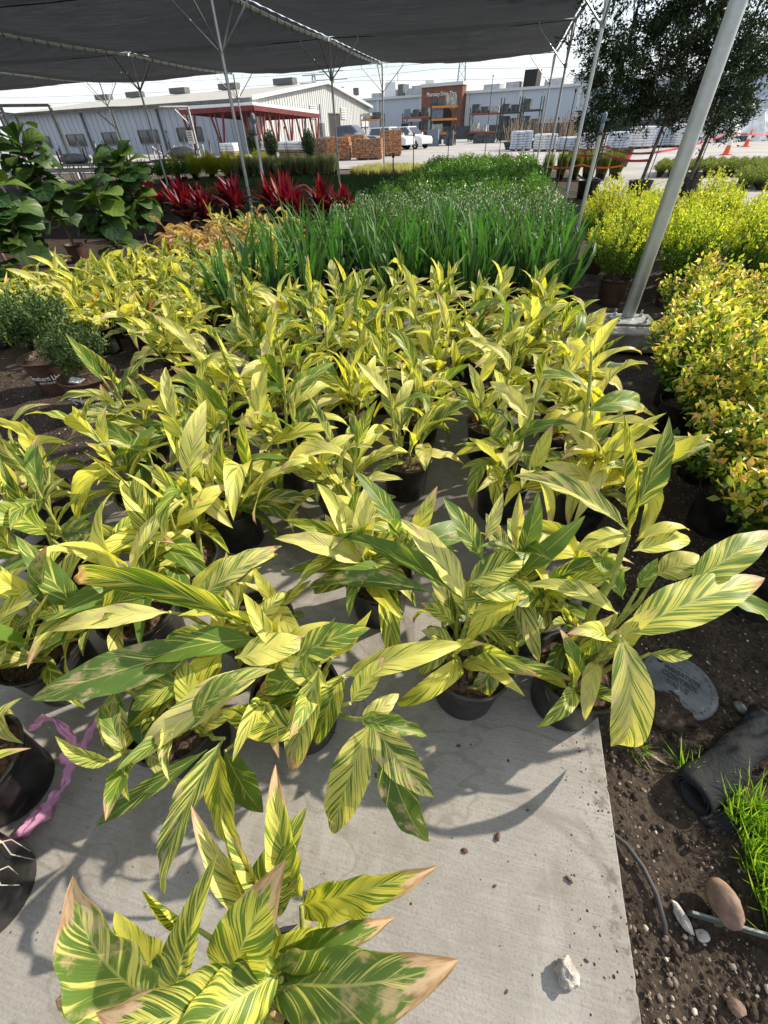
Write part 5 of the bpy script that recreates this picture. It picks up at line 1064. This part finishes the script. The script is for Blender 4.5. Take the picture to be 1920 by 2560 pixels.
truckp = [(-2.9, .5), (-2.9, 1.22), (.55, 1.22), (2.55, 1.16), (2.85, 1.0), (2.9, .5), (2.3, .38), (-2.4, .38)]; truckr = [(-1.35, 1.2), (-1.28, 1.95), (.25, 1.97), (1.15, 1.2)]
carp = [(-2.25, .45), (-2.3, .95), (-1.6, 1.05), (.9, .98), (2.1, .82), (2.3, .6), (2.2, .3), (-2.1, .3)]; carr = [(-1.85, 1.0), (-1.0, 1.42), (.1, 1.45), (1.15, .98)]
suvp = [(-2.3, .5), (-2.3, 1.1), (.9, 1.08), (2.15, .98), (2.35, .7), (2.3, .38), (-2.2, .38)]; suvr = [(-2.2, 1.08), (-1.95, 1.72), (.3, 1.76), (1.2, 1.07)]
car(-14.6, 50.8, -.12, 'slate blue pickup truck with crew cab behind the stone pallets', 'pickup truck', 'truck', truckp, truckr, 5.8, 2.0, (-1.85, 1.75), name='pickup_truck')
car(-13.1, 46.6, -.1, 'deep blue sedan half hidden behind the stone pallets', 'car', 'sedan', carp, carr, 4.6, 1.8, (-1.4, 1.35))
car(-11.9, 55.2, -.35, 'white sport utility vehicle just right of the pickup', 'car', 'suv', suvp, suvr, 4.7, 1.9, (-1.4, 1.45)); car(-10.4, 57.6, -.5, 'second white vehicle, the rightmost one parked', 'car', 'suv', suvp, suvr, 4.7, 1.9, (-1.4, 1.45))

# ---------------------------------------------------------------- benches and pipe frames at left
def bench(x, y, w_, d_, label, rz=0., posts=6):
    t = thing('plant_bench', label, 'bench', (x, y, -.05), rz, 'plant benches'); part('bench_top', MB().box((0, 0, .74), (w_, d_, .05)), MT['wood'], t); part('white_edge', MB().box((0, -d_ / 2 - .012, .74), (w_, .02, .09)), MT['white_pipe'], t)
    for k in range(posts):
        for s in (-1, 1): part('leg', MB().tube((-w_ / 2 + .1 + k * (w_ - .2) / (posts - 1), s * (d_ / 2 - .08), 0), (-w_ / 2 + .1 + k * (w_ - .2) / (posts - 1), s * (d_ / 2 - .08), .72), .025, n=6), MT['white_pipe'], t, 60)
    for k in range(posts): part('upright_pipe', MB().tube((-w_ / 2 + .3 + k * (w_ - .5) / (posts - 1), d_ * .2 * (-1) ** k, .765), (-w_ / 2 + .34 + k * (w_ - .5) / (posts - 1), d_ * .2 * (-1) ** k, .765 + .55 + .25 * ((k * 7) % 3) / 2), 0.032, n=6), MT['white_pipe'] if k % 3 else MT['wood'], t, 60)
bench(-19.0, 22.4, 5.2, 1.5, 'long wooden plant bench with upright pipes behind the figs', .05, 9); bench(-15.9, 25.2, 3.6, 1.4, 'wooden bench with white edge next to the golden bushes', .25, 6); bench(-17.6, 18.2, 5.0, 1.3, 'nearer plant bench partly hidden by fig leaves', .02, 6)
t = thing('pipe_frame', 'white pipe frame standing over the benches at left', 'frame', (-21.7, 21.4, -.05)); FP = [(0, 0, 2.5), (1.85, 4.0, 2.75), (4.6, 6.6, 2.75), (-3.6, 2.6, 2.7)]
for k, p in enumerate(FP):
    part('post', MB().tube((p[0], p[1], 0), p, .06, n=8), MT['white_pipe'], t, 60)
    if k: part('brace', MB().tube((p[0], p[1], p[2] - .8), (p[0] - .5, p[1] - .5, p[2] - .08), .035, n=6), MT['white_pipe'], t, 60)
for a, c in ((0, 1), (1, 2), (0, 3)): part('top_rail', MB().tube(FP[a], FP[c], .055, n=8), MT['white_pipe'], t, 60)
t = thing('pipe_frame', 'thick leaning white pipe post pair at the far left edge', 'frame', (-24.3, 23.9, -.05))
for k in (0, 1): part('post', MB().tube((k * 1.6 - .6, k * 1.4, 0), (k * 1.6 - .6, k * 1.4, 2.95), .08, n=8), MT['white_pipe'], t, 60)
part('top_rail', MB().tube((-.6, 0, 2.95), (1.0, 1.4, 2.95), .06, n=8), MT['white_pipe'], t, 60)
for i, (x, y, l) in enumerate(((-17.2, 27.6, 'white cross-braced stand right of the pipe frame'), (-18.6, 27.0, 'white cross-braced stand closest to the pipe frame'))):
    t = thing('cross_stand', l, 'stand', (x, y, -.05), .2, 'cross-braced stands')
    for s in (-1, 1): part('post', MB().tube((s * .6, 0, 0), (s * .6, 0, 1.25), .045, n=6), MT['white_pipe'], t, 60); part('cross_brace', MB().tube((-s * .6, 0, .45), (s * .6, 0, 1.2), .035, n=6), MT['white_pipe'], t, 60)
    part('top_rail', MB().tube((-.6, 0, .42), (.6, 0, .42), .03, n=6), MT['white_pipe'], t, 60)
def lump(name, loc_, size, mat, seed, label, cat, group=None, rz=0., rough=.18, seg=14, ring=9):
    from mathutils import noise as mn
    b = MB(); 
    for j in range(ring + 1):
        th = math.pi * j / ring
        for i in range(seg):
            ph = 2 * math.pi * i / seg; d = Vector((math.sin(th) * math.cos(ph), math.sin(th) * math.sin(ph), math.cos(th))); r_ = 1 + rough * mn.noise(d * 1.7 + Vector((seed, 0, 0))) + rough * .5 * mn.noise(d * 4.5 + Vector((0, seed, 0))); b.v.append((d.x * size[0] * r_, d.y * size[1] * r_, d.z * size[2] * r_))
    for j in range(ring):
        for i in range(seg): a, c = j * seg + i, j * seg + (i + 1) % seg; b.f.append((a, a + seg, c + seg, c))
    o = link(name, b.mesh(name, mat, 70), None, loc_); o.rotation_euler = (0, 0, rz); return tag(o, label, cat, group)
lump('plastic_bundle', (-18.6, 22.6, .95), (.9, .5, .28), MT['wrap'], 1, 'crumpled white plastic bundle on the long bench', 'plastic', 'white plastic bundles'); lump('plastic_bundle', (-16.4, 25.3, .95), (.8, .45, .26), MT['wrap'], 5, 'crumpled white plastic bundle on the bench by the golden bushes', 'plastic', 'white plastic bundles'); lump('plastic_bundle', (-20.4, 22.4, .9), (.8, .45, .2), MT['bag'], 9, 'bluish plastic bundle at the left end of the long bench', 'plastic', 'white plastic bundles')
t = thing('small_sign', 'small white notice sign on a white post by the golden bushes', 'sign', (-19.6, 31.6, -.05)); part('post', MB().tube((0, 0, 0), (0, 0, 1.75), .035, n=8), MT['white_pipe'], t, 60); part('board', MB().box((0, -.05, 1.55), (.42, .03, .62)), MT['sign'], t); b = MB()
for k in range(4): b.box((0, -.07, 1.75 - k * .11), (.3 - .05 * (k % 2), .004, .035))
part('print', b, MT['grey_dark'], t)
# cones, tape
for x, y, l in ((12.4, 36.0, 'nearer orange traffic cone right of the thick pole'), (16.8, 45.6, 'farther orange traffic cone near the covered piles')):
    t = thing('traffic_cone', l, 'cone', (x, y, -.045), 0, 'traffic cones'); part('cone', MB().lathe([(.2, .03), (.16, .1), (.04, .95), (.0, .95)], 16), MT['cone'], t, 40); part('base', MB().box((0, 0, .02), (.48, .48, .04)), MT['cone'], t); part('band', MB().lathe([(.123, .43), (.092, .68)], 16), MT['white_paint'], t, 40)
def tape(pts, w_, mat, label):
    b = MB(); P = [Vector(p) for p in pts]
    for i in range(len(P) - 1):
        n = 8
        for k in range(n):
            a, c = P[i].lerp(P[i + 1], k / n), P[i].lerp(P[i + 1], (k + 1) / n); sa, sc = math.sin(math.pi * k / n) * .08, math.sin(math.pi * (k + 1) / n) * .08
            ta, tc_ = .5 * math.sin(k * 1.1 + i), .5 * math.sin((k + 1) * 1.1 + i); wa, wc = Vector((0, math.sin(ta), math.cos(ta))) * w_ / 2, Vector((0, math.sin(tc_), math.cos(tc_))) * w_ / 2; a = a - Vector((0, 0, sa)); c = c - Vector((0, 0, sc)); b.add([a - wa, c - wc, c + wc, a + wa], [(0, 1, 2, 3)])
    o = link('barrier_tape', b.mesh('barrier_tape', MT[mat]), None); m = o.modifiers.new('t', 'SOLIDIFY'); m.thickness = .003; tag(o, label, 'tape')
tape([(2.3, 22.0, .9), (3.0, 19, 1.0), (3.72, 15.85, .95), (8.5, 25, 1.15), (14, 34, .9), (22, 38, 1.3)], .05, 'tape', 'red barrier tape strung between the container trees and cones'); tape([(2.2, 21.4, .78), (3.0, 19.0, .82), (3.70, 15.8, .80)], .06, 'tape', 'lower red tape loop between the first two container trees'); tape([(1.4, 20.9, .42), (2.6, 20.9, .46), (4.0, 20.7, .42)], .05, 'orange_tape', 'orange tape along the row of upright green plants')
for i, (x, y, r_, l) in enumerate(((3.4, 28.6, .6, 'red-rimmed black tub left one of two behind the upright plants'), (5.1, 28.2, .62, 'red-rimmed black tub right one of two behind the upright plants'))):
    t = thing('big_tub', l, 'tub', (x, y, -.05), 0, 'black tubs'); part('tub', MB().lathe([(.1, 0), (r_ * .8, .0), (r_, .62), (r_ * 1.05, .64), (r_ * .95, .6)], 24), MT['pot'], t, 45); part('red_band', MB().lathe([(r_ * .90, .22), (r_ * .97, .44)], 24), MT['tape'], t, 45)
# orange plant tags among the left gingers
k = 0
for x, y, z, a in ((-4.62, 3.9, .42, .3), (-4.25, 3.75, .36, .1), (-3.95, 3.85, .40, .5), (-3.05, 3.55, .45, 1.1), (-2.75, 3.3, .36, 1.3), (-2.62, 3.15, .33, .4)):
    k += 1; o = link('plant_tag', MB().box((0, 0, 0), (.10, .028, .002)).mesh('plant_tag', MT['orange_tape']), None, (x, y, z)); o.rotation_euler = (.4, -a, .3 * k); tag(o, 'orange plant tag, %s from the left among the left field gingers' % ORD[k - 1], 'tag', 'orange plant tags')
o = link('seed_packet', MB().box((0, 0, 0), (.10, .06, .006)).mesh('seed_packet', MT['wrap']), None, (-3.03, 2.46, .222)); o.rotation_euler = (.3, .2, .4); tag(o, 'shiny crumpled plastic label lying in the nearer lettered pot', 'label')

# ---------------------------------------------------------------- near details on soil and walkway
t = thing('valve_box_lid', 'round grey valve box lid half buried in the soil', 'valve lid', (.915, .975, -.038), R(-30)); R0 = .135
b = MB(); b.lathe([(.0005, .018), (R0 * .96, .018), (R0, .013), (R0, -.05)], 40); part('cover', b, MT['lid'], t, 40)
b = MB()
for k in range(30):
    a = k / 30 * 6.283; b.box((R0 * .84 * math.cos(a), R0 * .84 * math.sin(a), .0195), (.014, .004, .003), rz=a + 1.57)
for k in range(8): b.box(((k - 3.5) * .028, -.075 + .01 * (k % 2), .0195), (.014, .004, .003)); b.box(((k - 3.5) * .026, .068, .0195), (.014, .004, .003))
part('raised_pattern', b, MT['lid'], t)
for s, yy, sz in (('IRRIGATION', .035, .026), ('CONTROL', .004, .030), ('VALVE', -.028, .030)):
    v, f = text_geo(s, sz, .0015, sx=.9); b = MB(); b.v = [(p.x, p.y + yy, p.z + .020) for p in v]; b.f = f; part('lettering', b, MT['crate'], t)
part('finger_hole', MB().lathe([(.0005, .0192), (.012, .0192)], 14, (-.085, .055, 0)), MT['dark_open'], t)
m_ = lump('soil_mound', (.845, .875, -.05), (.115, .085, .040), MT['soil'], 17, 'x', 'x', rough=.35, seg=26, ring=16, rz=-.7); del m_['label'], m_['category']; m_['kind'] = 'structure'
# weed fabric roll
t = thing('fabric_roll', 'rolled black weed fabric on the soil at the right edge', 'fabric roll', (.93, .65, -.045), R(42)); b = MB(); n = 60; Lr = .46; segs = 16
rows = []
for j in range(segs + 1):
    xx = (-.12 + Lr * j / segs)
    for k in range(n + 1): f = k / n; a = f * 6.283 * 2.4; rad = .062 - .024 * f + .005 * math.sin(a * 2 + j * .5) + .005 * math.sin(j * .9 + a); b.v.append((xx + .012 * math.sin(a + j), rad * math.cos(a), .05 + rad * .72 * math.sin(a)))
for j in range(segs):
    for k in range(n): a = j * (n + 1) + k; b.f.append((a, a + 1, a + n + 2, a + n + 1))
o = part('roll', b, MT['fabric'], t, 60); b = MB()
for j in range(7):
    for i in range(6): b.v.append((-.06 - .012 * j + .006 * math.sin(i * 2), -.13 + .022 * i + .004 * j, .03 - .004 * j + .010 * math.sin(i * 1.4 + j)))
for j in range(6):
    for i in range(5): a = j * 6 + i; b.f.append((a, a + 1, a + 7, a + 6))
fl = part('loose_flap', b, MT['fabric'], t, 60)
for q in (o, fl): m = q.modifiers.new('t', 'SOLIDIFY'); m.thickness = .003
lump('cobble', (.845, .315, .012), (.036, .056, .048), MT['rock'], 3, 'smooth brown cobble beside the steel edging strip', 'stone', rz=.3, rough=.1)
lump('pale_stone', (.415, .085, .018), (.024, .028, .021), MT['pale_stone'], 7, 'lumpy pale stone lying on the concrete walkway', 'stone', rz=.4, rough=.5, seg=20, ring=14)
lump('white_stone', (.745, .265, -.028), (.014, .034, .014), MT['pale_stone'], 8, 'long white pebble beside the end of the edging strip', 'stone', rz=.5, rough=.3); lump('green_stone', (1.12, .93, -.035), (.028, .02, .012), MT['strip'], 11, 'flat greenish pebble right of the valve lid', 'stone', rz=2, rough=.1); lump('tan_pebble', (.79, .24, -.03), (.018, .014, .012), MT['pale_stone'], 12, 'small tan pebble just below the edging strip', 'stone', rough=.3); lump('pink_pebble', (.83, .12, -.03), (.02, .017, .014), MT['rock'], 13, 'pinkish pebble below the edging strip in the gravel', 'stone', rough=.3)
tag(link('edging_strip', MB().bar((-.02, 0, .012), (.55, -.012, .02), .006, .05).mesh('edging_strip', MT['strip']), None, (.78, .278, -.03)), 'grey green steel edging strip poking out of the gravel', 'edging')
tag(link('drip_tube', MB().path([(.595, .42, -.03), (.625, .40, -.022), (.66, .355, -.02), (.685, .30, -.022), (.695, .24, -.03), (.70, .20, -.055)], .0075, 9).mesh('drip_tube', MT['dark_pipe'], 60), None), 'black drip tube curving out of the soil by the walkway edge', 'tube')
for i, (x, y, s, l) in enumerate(((.145, .275, .011, 'brown bark chip in the leaf shadow on the walkway'), (.24, .33, .013, 'largest brown chip near the shadow band on the walkway'), (.44, .275, .011, 'elongated brown chip near the walkway edge'), (.235, .215, .006, 'small dark crumb left of the elongated chip'), (-.16, .41, .008, 'curled brown chip near the hanging striped leaves'), (.10, .56, .008, 'dark chip on the walkway below the front pots'), (.27, .55, .006, 'tiny dark crumb in the pot shadow'), (.47, .12, .006, 'reddish crumb above the pale stone'), (.27, .02, .005, 'dark crumb low on the walkway'), (-.62, .12, .007, 'pale crumb on the shaded concrete at left'), (.33, .42, .005, 'small crumb between the two shadow bands'))):
    lump('bark_chip', (x, y, s * .35), (s, s * .6, s * .4), MT['chip'], i + 20, l, 'debris', 'crumbs on the walkway', rz=i * 1.3, rough=.5, seg=8, ring=5)
DL = leaf_mesh('dry_willow_leaf', MT['dry_leaf'], .2, .5, 1.2, .4, .1, 2, .6, .2, seed=77)
for i, (b_, t_, l) in enumerate((((.66, .74, -.02), (.75, .62, -.025), 'long dry grey leaf lying across the grass tuft'), ((.80, .66, -.02), (.72, .70, -.025), 'curled dry grey leaf right of the grass tuft'))):
    e = thing('dead_leaf', l, 'leaf', b_); set_leaf('leaf', DL, e, b_, t_, .022, ratio=.2)
for i, (x, y, n, h, l) in enumerate(((.72, .70, 46, .075, 'small grass tuft in the soil by the walkway corner'), (.87, .655, 40, .11, 'grass tuft beside the end of the fabric roll'))):
    o = tag(link('grass_tuft', blade_mesh('grass_tuft', MT['lawn'], n, .05, 0, h, .0045, 1.2, 70 + i), None, (x, y, -.05)), l, 'grass tuft', 'grass tufts'); 
# pink ribbon, black pots at the left edge
def ribbon(ctrl, w_, label, seed):
    rr = random.Random(seed); b = MB(); P = [Vector(p) for p in ctrl]; n = 7; pts = []
    for i in range(len(P) - 1):
        for k in range(n): pts.append(P[i].lerp(P[i + 1], k / n))
    for i, p in enumerate(pts):
        d = pts[min(i + 1, len(pts) - 1)] - pts[max(0, i - 1)]; x = d.cross(Vector((0, 0, 1))).normalized(); tw = 1.1 * math.sin(i * .31 + seed) + .5 * math.sin(i * .83); x = x * math.cos(tw) + Vector((0, 0, abs(math.sin(tw)))); ww = w_ * (.62 + .3 * math.sin(i * .37 + 1) + .12 * math.sin(i * 1.3))
        for q in range(6): u = q / 5 - .5; b.v.append(tuple(p + x * ww * u + Vector((0, 0, .006 + .006 * math.sin(q * 2.3 + i * .9) + rr.uniform(-.0015, .0015)))))
    for i in range(len(pts) - 1):
        for q in range(5): a = i * 6 + q; b.f.append((a, a + 1, a + 7, a + 6))
    o = link('flagging_ribbon', b.mesh('flagging_ribbon', MT['pink'], 35), None); m = o.modifiers.new('t', 'SOLIDIFY'); m.thickness = .0006; tag(o, label, 'ribbon', 'pink flagging ribbon')
ribbon([(-1.03, .36, .2), (-1.07, .31, .19), (-1.09, .25, .15), (-1.115, .20, .11), (-1.13, .14, .06), (-1.16, .08, .03), (-1.20, .0, .02), (-1.28, -.06, .02)], .062, 'pink plastic ribbon trailing from the pots onto the walkway at left', 4)
ribbon([(-1.22, .25, .25), (-1.16, .28, .25), (-1.10, .25, .21), (-1.09, .18, .15)], .06, 'short crumpled end of pink ribbon on the pot rim', 9)
o = thing('black_pot', 'black nursery pot with pale roots at its rim at the lower left edge', 'pot', (-1.17, -.12, 0)); link('pot', POT, o); link('soil', SOIL, o)
for k in range(4):
    a = .25 + k * .22; j = .06 * (-1) ** k; part('root', MB().path([(.11 * math.cos(a), .11 * math.sin(a), .215), (.132 * math.cos(a + j), .132 * math.sin(a + j), .246), (.147 * math.cos(a + j), .147 * math.sin(a + j), .254), (.150 * math.cos(a + j * 2), .150 * math.sin(a + j * 2), .235), (.146 * math.cos(a + j * 4), .146 * math.sin(a + j * 4), .19), (.140 * math.cos(a + j * 3), .140 * math.sin(a + j * 3), .13 - .02 * k)], [.001, .0018, .0018, .0016, .0014, .0006], 5), MT['root'], o, 60)
